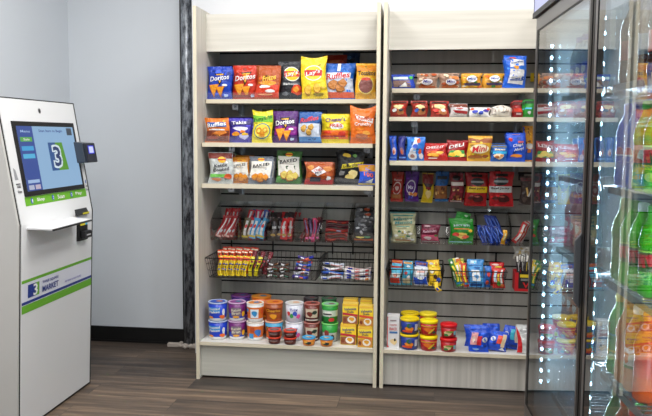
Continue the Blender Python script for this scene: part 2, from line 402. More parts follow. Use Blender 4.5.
SH1 = {1: (1.444, .14), 2: (1.221, .054), 3: (1.011, .054), 0: (.198, .0)}
SH2 = {1: (1.497, .14), 2: (1.353, .054), 3: (1.138, .054), 0: (.198, .0)}
sx = lambda u, w, Y: at(u, w, Y).x
M_KH = grain('cream_laminate_dimmed', (184, 182, 172), (198, 195, 185), (1.5, 1.5, 45), .5)  # left kick board: cream laminate, greyed and darkened for the weaker light low down
M_KV = grain('cream_laminate_vertical_grain_dimmed', (176, 173, 165), (204, 200, 192), (40, 40, .8), .5)  # right kick board: weaker low light put into the laminate colour, upright grain
unit(U1, U1R, 'cream laminate shelving unit with chip bags and cereal cups, beside the steel column', g1, [
    (1.444, .14, .022, U1R - T - .003, .021, .034), (1.221, .054, sx(201.8, 142, .054), sx(372.5, 144, .054), .021, .034),
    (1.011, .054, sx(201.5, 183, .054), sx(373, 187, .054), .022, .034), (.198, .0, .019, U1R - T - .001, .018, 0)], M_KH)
unit(U2, U2R, 'cream laminate shelving unit with cookies, jerky and candy bags, beside the glass cooler', g2, [
    (1.497, .14, sx(392, 88, .14), sx(533.6, 88, .14), .021, 0), (1.353, .054, sx(389.3, 116, .054), sx(533.8, 118, .054), .020, 0),
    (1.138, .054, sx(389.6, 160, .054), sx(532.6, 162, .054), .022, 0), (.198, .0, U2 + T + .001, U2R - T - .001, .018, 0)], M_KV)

# ============================================================ BAGS ON THE SHELVES
_row = {}
def standing(unit_, sh, u0, u1, vt, label, base, layers, cat='chip bag', name='chip_bag', dy=.035, D=.04, ear=0, group=None, tilt=0, rz=None, behind=1, waist=.06, lean=4, bl=None, mdl=None, back_scale=.97):
    z, yf = (SH1 if unit_ == 1 else SH2)[sh]; Y = yf + dy; um = (u0 + u1) / 2
    p = at(um, 100, Y); zz = z + .0008; base_w = at(um, 0, Y)
    # row of the shelf top in the photo decides nothing here: the bag stands on the board
    xw0 = at(u0, vt, Y).x; xw1 = at(u1, vt, Y).x; w = (xw1 - xw0) * (1.07 if D < .045 else 1.03)
    cxx = (at(u0, vt + 15, Y).x + at(u1, vt + 15, Y).x) / 2
    h = at(um, vt, Y).z - z
    if unit_ == 1:
        if dy < .1: _row[sh] = _row.get(sh, 0) + 1; dy = .031 + .036 * (_row[sh] % 2 == 0); Y = yf + dy; w = at(u1, vt, Y).x - at(u0, vt, Y).x; w *= 1.05; cxx = (at(u0, vt + 15, Y).x + at(u1, vt + 15, Y).x) / 2; h = at(um, vt, Y).z - z
        right = .911; left = .021
        if cxx + w / 2 > right: w -= cxx + w / 2 - right; cxx = right - w / 2
        if cxx - w / 2 < left: w -= left - (cxx - w / 2); cxx = left + w / 2
    if mdl is None: mdl = bag_mesh
    mb = mdl(w, h / (1 + ear * .6), D, base, layers, ear=ear, sd=hash_(label), waist=waist)
    r = rz if rz is not None else rnd.uniform(-.08, .08)
    o = put(mb, name, label, cat, (cxx, Y, zz), (-math.radians(lean), math.radians(tilt), r), group)
    o.location.z += abs(math.sin(math.radians(tilt))) * w * .5
    for k in range(behind):
        c = o.copy(); C.objects.link(c); c.location = o.location + Vector((rnd.uniform(-.004, .004), .072 + .062 * k, 0)); c.rotation_euler.z = rnd.uniform(-.05, .05); c.rotation_euler.y = 0
        c.location.z = zz; s_ = back_scale + rnd.uniform(-.02, .02); c.scale = (s_, 1, s_)
        tag(c, bl or ('second ' + label.split(',')[0].split(' on the ')[0] + ', directly behind the front one'))
        if group: c['group'] = group
    return o
def hash_(s): return sum((i + 1) * ord(c) for i, c in enumerate(s)) % 9973

TRI = lambda x, y, s, c: ('P', [(x - s, y + s * .35), (x + s * 1.1, y + s * .42), (x + s * .1, y - s * .55)], c)
def doritos(sub, c1=(245, 160, 35)):
    return [TRI(0, .63, .42, K_), TRI(.02, .64, .3, (250, 190, 40)), ('R', -.78, .56, .8, .72, sub), ('T', 'Doritos', .0, .64, 1.55, .15, 6, W_), TRI(-.45, .28, .42, (200, 90, 20)), TRI(-.43, .29, .38, c1), TRI(.12, .24, .36, (200, 90, 20)), TRI(.13, .25, .32, c1), ('B', .5, .42, .2, .035, 5, (240, 240, 240)), ('B', .6, .12, .2, .04, 8, (200, 220, 250))]
L1 = 'chip bags on the top shelf of the left unit'; L2 = 'chip bags on the second shelf of the left unit'; L3 = 'chip bags on the third shelf of the left unit'
standing(1, 1, 207.5, 231.5, 66.5, 'blue chip bag with orange triangles, leftmost on the top shelf of the left unit', (22, 62, 178), doritos((20, 50, 160)), group=L1)
standing(1, 1, 233, 258, 65.5, 'orange-red chip bag with orange triangles, beside the blue one on the top shelf', (208, 52, 28), doritos((190, 35, 25)) + [('R', -.95, .06, .9, .14, (150, 60, 50))], group=L1, dy=.03)
standing(1, 1, 255.5, 279.5, 65.5, 'brown and orange chip bag with flames along its bottom, on the top shelf', (176, 78, 26), [('R', -.97, .05, .97, .42, (214, 60, 30)), ('B', 0, .46, .9, .08, 3, (245, 150, 30)), ('B', -.2, .36, .55, .045, 9, W_), ('B', .3, .24, .5, .05, 4, W_), ('B', -.1, .13, .6, .03, 2, (250, 170, 120)), ('T', 'Fritos', .12, .62, 1.1, .16, 8, (250, 205, 50))], group=L1, dy=.075, tilt=1, behind=0)
standing(1, 1, 279, 302, 61.5, 'charcoal grey chip bag with a yellow sun badge, on the top shelf', (46, 48, 54), sun(.15, .66, .62, .17) + [('R', -.8, .36, .8, .44, (90, 92, 98)), ('T', 'Barbecue', 0, .4, 1.2, .05, 0, W_), ('B', .55, .24, .42, .14, 5, (225, 70, 25)), ('B', .5, .26, .3, .09, 7, (245, 160, 50)), ('B', -.4, .15, .35, .06, 7, (110, 112, 118))], group=L1)
standing(1, 1, 302, 327, 56.5, 'tall yellow chip bag with a pinched top and red banner badge, on the top shelf', (243, 208, 28), sun(.02, .62, .66, .17) + chips((240, 190, 70), (190, 130, 40), [(-.5, .2), (.2, .26)], .3) + [('B', .3, .1, .5, .04, 3, (150, 130, 30))], group=L1, ear=.06, dy=.04, behind=0, tilt=-1.5)
standing(1, 1, 323.5, 354, 63, 'blue, white and orange-footed bag of ridged chips, on the top shelf', (24, 96, 190), [('R', -.97, .06, .97, .58, (196, 204, 222)), ('R', -.97, .04, .97, .2, (222, 92, 52)), ('R', -.1, .78, .1, 1., W_), ('R', -.8, .58, .8, .74, (238, 240, 246)), ('T', 'Ruffles', 0, .655, 1.5, .16, 5, (212, 30, 40))] + chips((190, 120, 50), (140, 84, 36), [(-.35, .4), (.1, .34), (.3, .44)], .34), group=L1, ear=.02, dy=.03, rz=.05)
standing(1, 1, 356, 376, 63.5, 'golden tortilla chip bag, rightmost on the top shelf of the left unit', (242, 178, 30), [('R', -.97, .78, .97, .95, (230, 140, 30)), ('T', 'Tostitos', 0, .72, 1.75, .13, 0, (25, 30, 50)), ('E', .05, .38, .78, .24, (250, 225, 120)), ('E', .05, .38, .7, .21, (150, 96, 92)), ('B', 0, .56, .6, .05, 4, (215, 70, 40))], group=L1)
# taller bags behind
standing(1, 1, 322, 345, 54.5, 'dark red chip bag showing above the blue and white one on the top shelf', (150, 40, 26), [('B', 0, .85, .7, .05, 2, (200, 100, 60))], group=L1, dy=.205, behind=0)
standing(1, 1, 344, 360, 53, 'navy chip bag in the back row near the right end of the top shelf', (28, 52, 88), [('B', -.3, .9, .4, .05, 3, (90, 140, 190))], group=L1, dy=.24, behind=0)
standing(1, 1, 254, 279, 64.5, 'navy topped chip bag in the back row behind the flame printed one', (30, 34, 66), [('R', -.9, .8, .9, .88, (80, 90, 120))], group=L1, dy=.19, behind=0)
# second shelf
standing(1, 2, 205.5, 229, 118, 'orange-brown bag of ridged chips, leftmost on the second shelf', (218, 116, 32), [('R', -.97, .04, .97, .48, (120, 50, 30)), ('B', .2, .4, .6, .1, 6, (222, 130, 50)), ('B', -.3, .2, .5, .07, 2, (180, 70, 50)), ('R', -.8, .64, .8, .82, (40, 90, 170)), ('T', 'Ruffles', 0, .73, 1.6, .17, 8, W_), ('B', 0, .52, .7, .035, 5, W_)], group=L2, ear=.03)
standing(1, 2, 227, 251.5, 118, 'violet-blue chip bag with white lettering, second from left on the second shelf', (66, 52, 170), [('R', -.95, .7, .95, .93, (44, 34, 110)), ('T', 'Takis', 0, .8, 1.2, .13, 4, W_), ('B', .1, .55, .75, .1, 3, (226, 222, 248)), ('B', .45, .26, .45, .16, 7, (200, 200, 240)), ('B', -.25, .36, .4, .09, 4, (245, 160, 40)), ('B', .5, .34, .3, .06, 9, (250, 200, 60)), ('B', .3, .44, .25, .06, 9, (235, 130, 40))], group=L2, dy=.05)
standing(1, 2, 252.5, 272, 110.5, 'tall yellow onion ring bag with a green name, on the second shelf', (232, 214, 40), [('R', -.97, .66, .97, .86, (120, 190, 40)), ('T', 'Funyuns', 0, .76, 1.8, .16, 8, (20, 100, 40)), ('E', .05, .37, .82, .25, (30, 110, 150)), ('E', .05, .37, .74, .22, (240, 222, 80)), ('E', -.25, .38, .3, .11, (230, 150, 40)), ('E', -.25, .38, .16, .05, (245, 225, 100)), ('E', .35, .4, .28, .1, (230, 160, 50)), ('E', .35, .4, .14, .045, (245, 225, 100)), ('E', .1, .26, .28, .08, (230, 150, 40))], group=L2, ear=.07, behind=0)
standing(1, 2, 273.5, 297.5, 111, 'purple chip bag with orange triangles, in the middle of the second shelf', (82, 30, 112), [('R', -.95, .25, .95, .5, (150, 40, 150))] + doritos((60, 20, 80)), group=L2)
standing(1, 2, 299, 320.5, 112, 'blue bag of ridged chips with a white lower half, on the second shelf', (34, 86, 156), [('R', -.97, .2, .97, .62, (206, 214, 228)), ('T', 'Ruffles', 0, .76, 1.6, .15, 8, (214, 50, 60)), ('R', -.97, .05, .97, .2, (90, 150, 215))] + chips((214, 164, 70), (150, 100, 40), [(-.45, .46), (.0, .36), (.25, .5)], .28), group=L2)
standing(1, 2, 321, 349, 114, 'yellow bag of fries snacks with an orange band, on the second shelf', (240, 214, 30), [('R', -.97, .14, .97, .44, (236, 110, 30)), ('T', "Chester's", 0, .8, 1.4, .14, 4, (90, 40, 130)), ('B', .1, .6, .6, .12, 4, W_), ('T', 'FRIES', .05, .6, .9, .12, 0, (215, 40, 40)), ('B', .55, .32, .25, .08, 5, (200, 50, 30)), ('B', -.5, .36, .3, .05, 5, (225, 60, 30)), ('R', -.9, .22, .8, .26, (150, 50, 60))], group=L2, dy=.04)
standing(1, 2, 350, 376.5, 106.5, 'tall orange cheese snack bag with flared corners, rightmost on the second shelf', (232, 112, 24), [('P', [(-.6, .82), (.9, .7), (.9, .58), (-.4, .68)], W_), ('T', 'Cheetos', .1, .72, 1.4, .12, -4, (200, 70, 20)), ('T', 'Crunchy', .1, .54, 1.4, .12, 0, W_), ('B', -.1, .2, .6, .09, 3, (196, 120, 84)), ('B', .3, .3, .3, .06, 5, (250, 180, 80))], group=L2, ear=.12, waist=.12, behind=0)
standing(1, 2, 262, 292, 109, 'dark green chip bag in the back row behind the yellow onion ring bag', (70, 80, 36), [], group=L2, dy=.2, behind=0)
standing(1, 2, 296, 326, 110, 'navy chip bag in the back row of the second shelf, behind the blue one', (26, 40, 74), [], group=L2, dy=.21, behind=0)
# third shelf
def baked(c, word, yb=.1, ch=(235, 150, 40)):
    return [('R', -.88, .22, .88, .82, (236, 232, 222)), ('E', 0, .88, .28, .07, (250, 200, 50)), ('R', -.3, .865, .3, .895, R_), ('T', word, 0, .68, 1.4, .11, 8, (40, 34, 34)), ('R', -.5, .58, .5, .6, (170, 160, 150))] + chips(ch, (190, 100, 30), [(-.4, .25), (.1, .3), (.5, .24), (.1, .18)], .3)
standing(1, 3, 209, 232.5, 152.5, 'white chip bag with a maroon top and green stripe, leftmost on the third shelf', (196, 200, 198), [('R', -.97, .8, .97, .98, (130, 46, 36)), ('E', .15, .76, .33, .1, (250, 190, 40)), ('R', -.2, .74, .5, .78, R_), ('T', 'Kettle', 0, .58, 1.1, .11, 6, (30, 30, 40)), ('T', 'Cooked', 0, .45, 1.35, .11, 6, (30, 30, 40)), ('R', -.9, .2, .7, .3, (120, 200, 90)), ('B', -.3, .13, .5, .05, 3, (225, 130, 60)), ('B', .6, .22, .3, .09, 5, (215, 90, 40))], group=L3)
standing(1, 3, 231, 249.5, 157.5, 'small orange and cream chip bag, second from left on the third shelf', (226, 140, 34), baked(0, 'RUFFLES'), group=L3, dy=.045, bl='orange chip bag standing behind the small orange and cream one on the third shelf', back_scale=1.06)
standing(1, 3, 249, 272.5, 156.5, 'white chip bag with a silver-grey top and foot, on the third shelf', (120, 126, 138), baked(0, 'BAKED'), group=L3, dy=.03)
standing(1, 3, 276, 300, 151.5, 'green chip bag with a white panel, in the middle of the third shelf', (70, 120, 58), baked(0, 'BAKED', ch=(222, 200, 100)), group=L3, dy=.03, tilt=3)
standing(1, 3, 297, 306, 161, 'narrow dark grey snack pouch between the green bag and the pretzel mix', (70, 72, 70), [('B', 0, .5, .6, .2, 3, (120, 110, 80))], group=L3, dy=.2, behind=0)
standing(1, 3, 305.5, 333, 162, 'brown snack mix bag with a tilted white diamond and a red foot, on the third shelf', (168, 76, 30), [('B', -.6, .75, .3, .1, 1, (222, 150, 70)), ('B', .6, .7, .3, .14, 2, (210, 130, 60)), ('B', .65, .4, .25, .12, 3, (190, 90, 40)), ('B', -.7, .45, .2, .12, 4, (200, 100, 40)), ('R', -.97, .04, .97, .22, (196, 30, 38)), ('P', [(-.6, .6), (-.1, .38), (.5, .56), (0, .8)], (232, 226, 226)), ('T', 'CHEX', -.05, .64, .7, .1, 10, (196, 30, 38)), ('T', 'MIX', -.05, .53, .5, .08, 10, (40, 40, 70)), ('R', -.6, .15, .15, .34, (52, 50, 66)), ('B', .7, .3, .18, .1, 9, W_)], cat='snack bag', group=L3, dy=.03)
standing(1, 3, 335, 361.5, 152, 'black popcorn bag with a yellow banner, leaning on the third shelf', (24, 26, 30), [('P', [(-.6, .56), (-.6, .42), (.95, .56), (.95, .7)], (235, 215, 40)), ('T', 'Smartfood', .15, .56, 1.4, .1, 12, K_), ('B', .35, .3, .4, .14, 3, (240, 220, 150)), ('B', .1, .2, .3, .08, 5, (225, 200, 120)), ('B', -.3, .84, .3, .06, 5, (230, 190, 50)), ('B', .3, .85, .2, .06, 7, (90, 150, 60)), ('B', -.5, .3, .25, .08, 8, (120, 120, 120)), ('R', -.95, .05, .95, .16, (80, 80, 84))], cat='popcorn bag', name='popcorn_bag', group=L3, dy=.06, tilt=5)
standing(1, 3, 359, 377.5, 164.5, 'blue pretzel bag with an orange number and a yellow foot edge, rightmost on the third shelf', (34, 84, 206), [('R', -.97, .66, .97, .98, (190, 130, 30)), ('R', -.97, .03, .97, .1, (240, 214, 50)), ('T', '100', .1, .5, 1.1, .2, -8, (235, 100, 40)), ('P', [(-.2, .16), (.7, .34), (.6, .12)], W_)], cat='pretzel bag', name='pretzel_bag', group=L3, dy=.02)

# ---- right unit
A1 = 'bread and cookie packs on the top shelf of the right unit'
def speck(n, sd, cols, y0=.1, y1=.9, r=.12, ry=.06):
    rr = random.Random(sd); return [('B', rr.uniform(-.75, .75), rr.uniform(y0, y1), r * rr.uniform(.6, 1.3), ry * rr.uniform(.6, 1.4), rr.randrange(99), rr.choice(cols)) for _ in range(n)]
standing(2, 1, 391.5, 414.5, 74.5, 'blue bakery pack with a white label, leftmost on the top shelf of the right unit', (36, 70, 180), [('R', -.9, .1, .6, .55, (150, 120, 110)), ('R', -.8, .62, .5, .8, (220, 240, 230)), ('P', [(-.4, .12), (.2, .45), (.3, .12)], W_), ('B', .75, .75, .2, .12, 3, (60, 190, 60))], 'cookie pack', 'cookie_pack', group=A1, D=.05, lean=2)
for i, (a, b, lab) in enumerate([(416.5, 437.5, 'clear cookie pack with orange print, second from left on the top shelf of the right unit'), (439, 459.5, 'clear cookie pack with cream print, third from left on the top shelf of the right unit')]):
    standing(2, 1, a, b, 73.5, lab, (176, 140, 118), speck(14, i + 4, [(226, 130, 50), (240, 220, 190), (190, 90, 50), (230, 170, 120)], r=.2, ry=.09) + [('E', .1, .42, .5, .18, (236, 232, 236)), ('T', 'Mini', .1, .44, .7, .16, 0, (60, 50, 130)), ('R', -.7, .06, .8, .2, (200, 100, 40))], 'cookie pack', 'cookie_pack', group=A1, D=.05, lean=2)
for i, (a, b, lab) in enumerate([(461, 481.5, 'yellow and orange cookie pack, fourth from left on the top shelf of the right unit'), (483, 503.5, 'yellow and green cookie pack beside the tall blue bag')]):
    standing(2, 1, a, b, 73.5, lab, (224, 160, 50), speck(12, i + 9, [(250, 200, 40), (70, 150, 60), (230, 110, 40), (240, 230, 200)], r=.2, ry=.09) + [('E', .1, .6, .5, .2, (236, 236, 240)), ('T', 'Mini', .1, .6, .7, .16, 0, (40, 60, 150)), ('R', -.7, .2, .8, .36, (70, 60, 90))], 'cookie pack', 'cookie_pack', group=A1, D=.05, lean=2)
standing(2, 1, 503.5, 526, 56, 'tall blue bag with a white panel, standing at the right end of the top shelf', (28, 98, 214), [('P', [(-.62, .14), (.75, .1), (.72, .86), (-.5, .9)], (226, 226, 230)), ('P', [(-.7, .58), (.85, .56), (.85, .7), (-.6, .62)], (36, 110, 214)), ('B', 0, .62, .28, .06, 3, (240, 160, 50)), ('T', 'SmartPop', .1, .78, 1.1, .08, 8, (30, 80, 150)), ('B', -.2, .92, .3, .03, 5, (230, 80, 40)), ('R', -.4, .3, .5, .34, (200, 200, 204)), ('R', -.5, .22, .6, .25, (30, 80, 160))], cat='popcorn bag', name='popcorn_bag', dy=.02, D=.05, tilt=2, bl='second tall blue and white popcorn bag, standing behind the first on the top shelf')
A2 = 'bakery packs on the second shelf of the right unit'
for i, (a, b, lab) in enumerate([(390.5, 407, 'red-brown bakery pack with a cream label, leftmost on the second shelf of the right unit'), (411.5, 427.5, 'red bakery pack with a round cookie window, second on the second shelf of the right unit'), (430, 448.5, 'red bakery pack with a cream stripe, third on the second shelf of the right unit')]):
    standing(2, 2, a, b, 101, lab, (158, 44, 32), [('B', 0, .62, .75, .15, i + 3, (236, 214, 150)), ('B', .3, .3, .5, .2, i + 9, (190, 120, 70)), ('B', -.4, .4, .3, .12, i, [W_, (60, 110, 200), (220, 60, 50)][i]), ('B', .4, .42, .28, .1, i + 2, [(40, 40, 44), (40, 36, 40), W_][i]), ('R', -.8, .84, .8, .92, (70, 34, 30))], 'bakery pack', 'bakery_pack', group=A2, D=.045, lean=2)
standing(2, 2, 449.5, 467.5, 104, 'white and red wrapped honey bun pack on the second shelf of the right unit', (226, 222, 222), [('R', -.97, .72, .97, .97, (120, 56, 40)), ('P', [(-.8, .5), (.9, .42), (.9, .22), (-.4, .3)], (200, 34, 44)), ('B', 0, .62, .5, .05, 3, (190, 60, 60))], 'bakery pack', 'bakery_pack', group=A2, D=.06, lean=2)
standing(2, 2, 469, 489.5, 107.5, 'white pack with blue and red shapes, on the second shelf of the right unit', (230, 230, 232), [('B', -.45, .5, .35, .22, 3, (40, 60, 180)), ('B', .15, .45, .3, .2, 4, (50, 80, 190)), ('B', .6, .62, .3, .16, 5, (60, 50, 160)), ('B', .75, .8, .2, .12, 6, (226, 60, 40)), ('B', -.8, .8, .2, .12, 6, (226, 80, 40))], 'bakery pack', 'bakery_pack', group=A2, D=.05, lean=2)
standing(2, 2, 491, 511.5, 107, 'plain white wrapped pack beside the red one, on the second shelf of the right unit', (214, 208, 196), speck(8, 3, [(190, 170, 150), (150, 130, 120)], r=.06, ry=.1), 'bakery pack', 'bakery_pack', group=A2, D=.06, lean=2, ear=-.25)
standing(2, 2, 512.8, 522, 100.5, 'red bakery pack beside the green one, second shelf of the right unit', (150, 28, 30), [('R', -.9, .3, .9, .5, (228, 70, 50)), ('R', -.5, .14, .6, .24, (220, 200, 200)), ('R', -.9, .7, .9, .9, (80, 30, 30))], 'bakery pack', 'bakery_pack', group=A2, D=.05, lean=2)
standing(2, 2, 523.5, 534, 99.5, 'green bakery pack, rightmost on the second shelf of the right unit', (36, 150, 44), [('B', .2, .25, .4, .1, 3, (220, 220, 220)), ('R', -.8, .44, .5, .52, (80, 190, 230)), ('R', -.9, .75, .9, .95, (30, 70, 40))], 'bakery pack', 'bakery_pack', group=A2, D=.05, lean=2)
A3 = 'snack packs on the third shelf of the right unit'
for i, (a, b, lab) in enumerate([(389.8, 396.8, 'narrow blue cookie sleeve, leftmost on the third shelf of the right unit'), (398.2, 405.6, 'narrow dark blue cookie sleeve beside the leftmost one')]):
    standing(2, 3, a, b, 136, lab, [(26, 84, 200), (28, 40, 120)][i], [('E', .1, .38, .5, .15, [(220, 190, 190), (130, 90, 110)][i]), ('B', 0, .36, .3, .09, 4, (210, 90, 50)), ('R', -.2, .55, .2, .95, (60, 60, 150)), ('R', -.8, .1, .8, .16, (100, 140, 230))], 'cookie sleeve', 'cookie_sleeve', group=A3, D=.04, lean=1)
standing(2, 3, 406.5, 424, 137, 'white and light blue cookie bag with round badges, third shelf of the right unit', (44, 120, 214), [('P', [(-.6, .3), (.1, .2), (.3, .95), (-.1, .97)], (220, 226, 240)), ('B', .3, .85, .25, .12, 4, (200, 90, 60)), ('E', -.2, .2, .5, .16, (214, 216, 222)), ('B', -.2, .2, .3, .08, 4, (160, 120, 110)), ('E', .72, .2, .22, .13, (220, 210, 210)), ('B', .6, .4, .2, .12, 4, (224, 90, 50)), ('B', 0, .58, .3, .1, 5, (50, 90, 200))], 'cookie bag', 'cookie_bag', group=A3)
standing(2, 3, 424, 446.5, 143, 'red cracker bag with orange crackers, on the third shelf of the right unit', (182, 32, 30), [('T', 'CHEEZ-IT', 0, .76, 1.5, .14, 6, (240, 225, 225)), ('B', 0, .42, .8, .14, 3, (236, 110, 30)), ('B', -.2, .32, .5, .1, 5, (250, 180, 60)), ('B', .4, .46, .35, .08, 6, (250, 190, 70)), ('B', -.3, .15, .5, .04, 8, (230, 210, 200))], 'cracker bag', 'cracker_bag', group=A3, ear=.03)
standing(2, 3, 446.5, 467.5, 140, 'red chip bag with green and yellow shapes, on the third shelf of the right unit', (160, 26, 30), [('T', 'DELI', -.1, .74, 1.3, .16, 12, W_), ('P', [(-.8, .2), (.9, .2), (.7, .52), (-.6, .5)], (60, 160, 80)), ('B', .1, .4, .5, .15, 4, (250, 220, 90)), ('B', -.4, .3, .3, .1, 5, (240, 200, 60)), ('B', .5, .28, .3, .09, 8, (250, 225, 120))], cat='chip bag', group=A3, ear=.06, dy=.045)
standing(2, 3, 468, 491, 136, 'gold cookie bag with red script, on the third shelf of the right unit', (226, 170, 50), [('R', -.97, .72, .97, .9, (150, 80, 36)), ('B', -.2, .9, .6, .06, 3, (230, 180, 80)), ('E', 0, .48, .8, .18, (250, 240, 200)), ('T', 'Mini', 0, .48, 1.2, .24, 6, (206, 34, 50)), ('B', -.3, .18, .6, .07, 5, (170, 100, 40)), ('B', .5, .2, .3, .07, 6, (150, 80, 40))], 'cookie bag', 'cookie_bag', group=A3, dy=.03, back_scale=.9)
standing(2, 3, 491.5, 506.5, 145, 'blue pouch with piled cookies, on the third shelf of the right unit', (30, 92, 176), [('R', -.9, .84, .9, .92, (120, 110, 60)), ('R', -.9, .45, .9, .6, (50, 170, 220)), ('B', 0, .3, .8, .18, 3, (230, 200, 160)), ('B', -.2, .26, .3, .08, 5, (180, 110, 60)), ('B', .4, .34, .3, .08, 7, (200, 130, 70)), ('T', 'Bites', 0, .7, 1.3, .1, 0, (230, 220, 160))], 'cookie pouch', 'cookie_pouch', group=A3, dy=.02, bl='navy cookie pouch standing behind the piled cookie one on the third shelf', back_scale=1.1)
standing(2, 3, 507, 525.5, 133, 'royal blue cookie bag with white script, on the third shelf of the right unit', (26, 80, 206), [('B', -.6, .76, .25, .07, 3, (214, 50, 50)), ('T', 'Chips', .1, .56, 1.1, .13, 8, W_), ('T', 'Ahoy!', .15, .42, 1.0, .12, 8, W_), ('B', 0, .2, .6, .06, 5, (226, 140, 50)), ('R', -.4, .92, .4, .95, (220, 130, 80)), ('B', .4, .68, .4, .04, 8, (200, 90, 90))], 'cookie bag', 'cookie_bag', group=A3, dy=.03)

o_ = standing(2, 3, 523.5, 533.2, 126, 'tall orange and white cookie pouch, rightmost on the third shelf of the right unit', (230, 160, 40), [('R', -.97, .04, .97, .34, (26, 90, 206)), ('B', 0, .42, .8, .1, 3, (230, 226, 220)), ('B', 0, .3, .5, .06, 4, (220, 120, 50)), ('P', [(-.95, .3), (-.6, .3), (-.7, .97), (-.95, .97)], (34, 100, 220))] + speck(14, 7, [(120, 66, 26), (250, 200, 70), (90, 50, 30)], .48, .95, .16, .03), cat='cookie pouch', name='cookie_pouch', dy=.085, behind=0)

# ============================================================ HANGING BAGS (right unit)
def peg(x, z, y1, label, r=.0022):
    t = empty('display_hook', (x, BK - .009, z)); tag(t, label, 'display hook', 'black display hooks in the slatwall')
    q = MB(); q.box(-.014, .014, -.003, 0, -.022, .012, M_WIRE); q.build('mounting_plate', t)
    q = MB(); q.tube([(0, -.003, 0), (0, y1 - BK + .02, 0), (0, y1 - BK + .012, .004), (0, y1 - BK + .006, .014)], r, M_WIRE); q.build('rod', t)
    return t
HG = 'snack bags hanging on hooks in the right unit'
def hanging(u0, u1, v0, v1, Y, label, base, layers, cat='nut bag', name='hanging_snack_bag', n=1, D=.03, tilt=0, hook=True, **k):
    p0 = at(u0, v1, Y); p1 = at(u1, v1, Y); zt = at((u0 + u1) / 2, v0, Y).z; w = p1.x - p0.x; h = zt - p0.z; x = (p0.x + p1.x) / 2
    o = put(bag_mesh(w, h, D, base, layers, sd=hash_(label), **k), name, label, cat, (x, Y, p0.z), (math.radians(2), math.radians(tilt), rnd.uniform(-.08, .08)), HG)
    for i in range(n - 1):
        c = o.copy(); C.objects.link(c); c.location = o.location + Vector((rnd.uniform(-.004, .004), .042 * (i + 1), rnd.uniform(-.002, .002))); tag(c, 'second ' + label.split(',')[0].split(' hanging')[0] + ', behind it on the hook')
    if hook: peg(x + k.get('hx', 0), zt - .012, Y - .012, 'black wire hook carrying the ' + label.split(',')[0])
    return o
NUT = lambda sd: speck(16, sd, [(214, 160, 90), (150, 90, 50), (236, 200, 140), (90, 50, 34)], .08, .5, .16, .05)
hanging(391, 402.8, 172, 201.5, .25, 'red nut bag with a white ring, leftmost hanging bag in the upper row', (176, 46, 34), [('E', 0, .46, .72, .22, (226, 200, 190)), ('E', 0, .46, .6, .18, (160, 34, 30)), ('T', 'Planters', 0, .74, 1.3, .07, 0, (226, 200, 190)), ('B', 0, .46, .4, .08, 3, (214, 180, 170)), ('R', -.8, .12, .8, .26, (170, 100, 50))], n=2)
hanging(404.5, 418, 172, 201.5, .25, 'purple nut bag with a white ring, beside the red one in the upper hanging row', (84, 32, 130), [('E', 0, .5, .72, .24, (226, 216, 236)), ('E', 0, .5, .6, .2, (84, 30, 126)), ('T', 'Mix', 0, .5, .8, .13, 0, (220, 210, 236))] + speck(9, 4, [(80, 80, 200), (220, 130, 60), (236, 220, 200)], .08, .3, .2, .06), n=2)
hanging(421, 432.5, 173, 202.5, .24, 'yellow bag with a dark red top hanging in the upper row', (206, 176, 30), [('R', -.97, .66, .97, .97, (116, 26, 28)), ('P', [(-.9, .66), (.9, .66), (0, .4)], (60, 30, 30)), ('B', 0, .3, .6, .15, 3, (220, 196, 130)), ('B', 0, .5, .5, .05, 5, (120, 30, 40))], tilt=3)
hanging(434.5, 447.5, 172, 201.5, .25, 'blue topped trail mix bag hanging in the upper row', (28, 92, 160), [('R', -.8, .76, .8, .93, (22, 26, 34)), ('R', -.97, .1, .97, .55, (150, 100, 60))] + NUT(3) + [('R', -.9, .03, .9, .08, (130, 180, 230))], n=2)
hanging(449.5, 463.5, 173, 202, .25, 'dark red trail mix bag with a cream band, hanging in the upper row', (122, 30, 44), [('E', 0, .84, .6, .09, (30, 26, 30)), ('R', -.9, .58, .9, .7, (232, 220, 214))] + NUT(8) + [('R', -.8, .05, .8, .09, (220, 200, 200))], n=2)
J = lambda c: [('R', -.5, .88, .5, .96, (24, 24, 28)), ('E', 0, .74, .6, .12, (20, 22, 26)), ('R', -.6, .71, .6, .77, (150, 156, 160)), ('R', -.93, .42, .93, .6, c), ('T', 'Beef Jerky', 0, .54, 1.5, .07, 0, (40, 20, 20)), ('B', .2, .26, .6, .12, 4, (66, 22, 22)), ('B', -.5, .26, .3, .06, 6, (90, 30, 30)), ('B', .1, .3, .3, .03, 7, (170, 90, 80))]
hanging(465.5, 487, 173, 205.8, .23, 'large red jerky bag with a yellow band, hanging in the upper row', (162, 20, 28), J((232, 196, 30)), cat='jerky bag', name='jerky_bag', n=2, waist=.02)
hanging(488.5, 512.5, 172, 206.3, .21, 'large red jerky bag with a white band, hanging in the upper row', (180, 22, 32), J((200, 206, 206)), cat='jerky bag', name='jerky_bag', n=2, waist=.02)
hanging(519.5, 532, 176, 205, .2, 'dark brown pouch with a cream flash, rightmost in the upper hanging row', (58, 46, 44), [('R', -.9, .84, .9, .94, (90, 24, 34)), ('P', [(-.3, .6), (0, .62), (.4, .3), (.1, .32)], (226, 190, 110)), ('P', [(.2, .3), (.5, .3), (.8, .6), (.6, .6)], (200, 200, 200)), ('B', -.2, .2, .5, .1, 3, (84, 70, 66))], cat='jerky bag', name='jerky_bag')

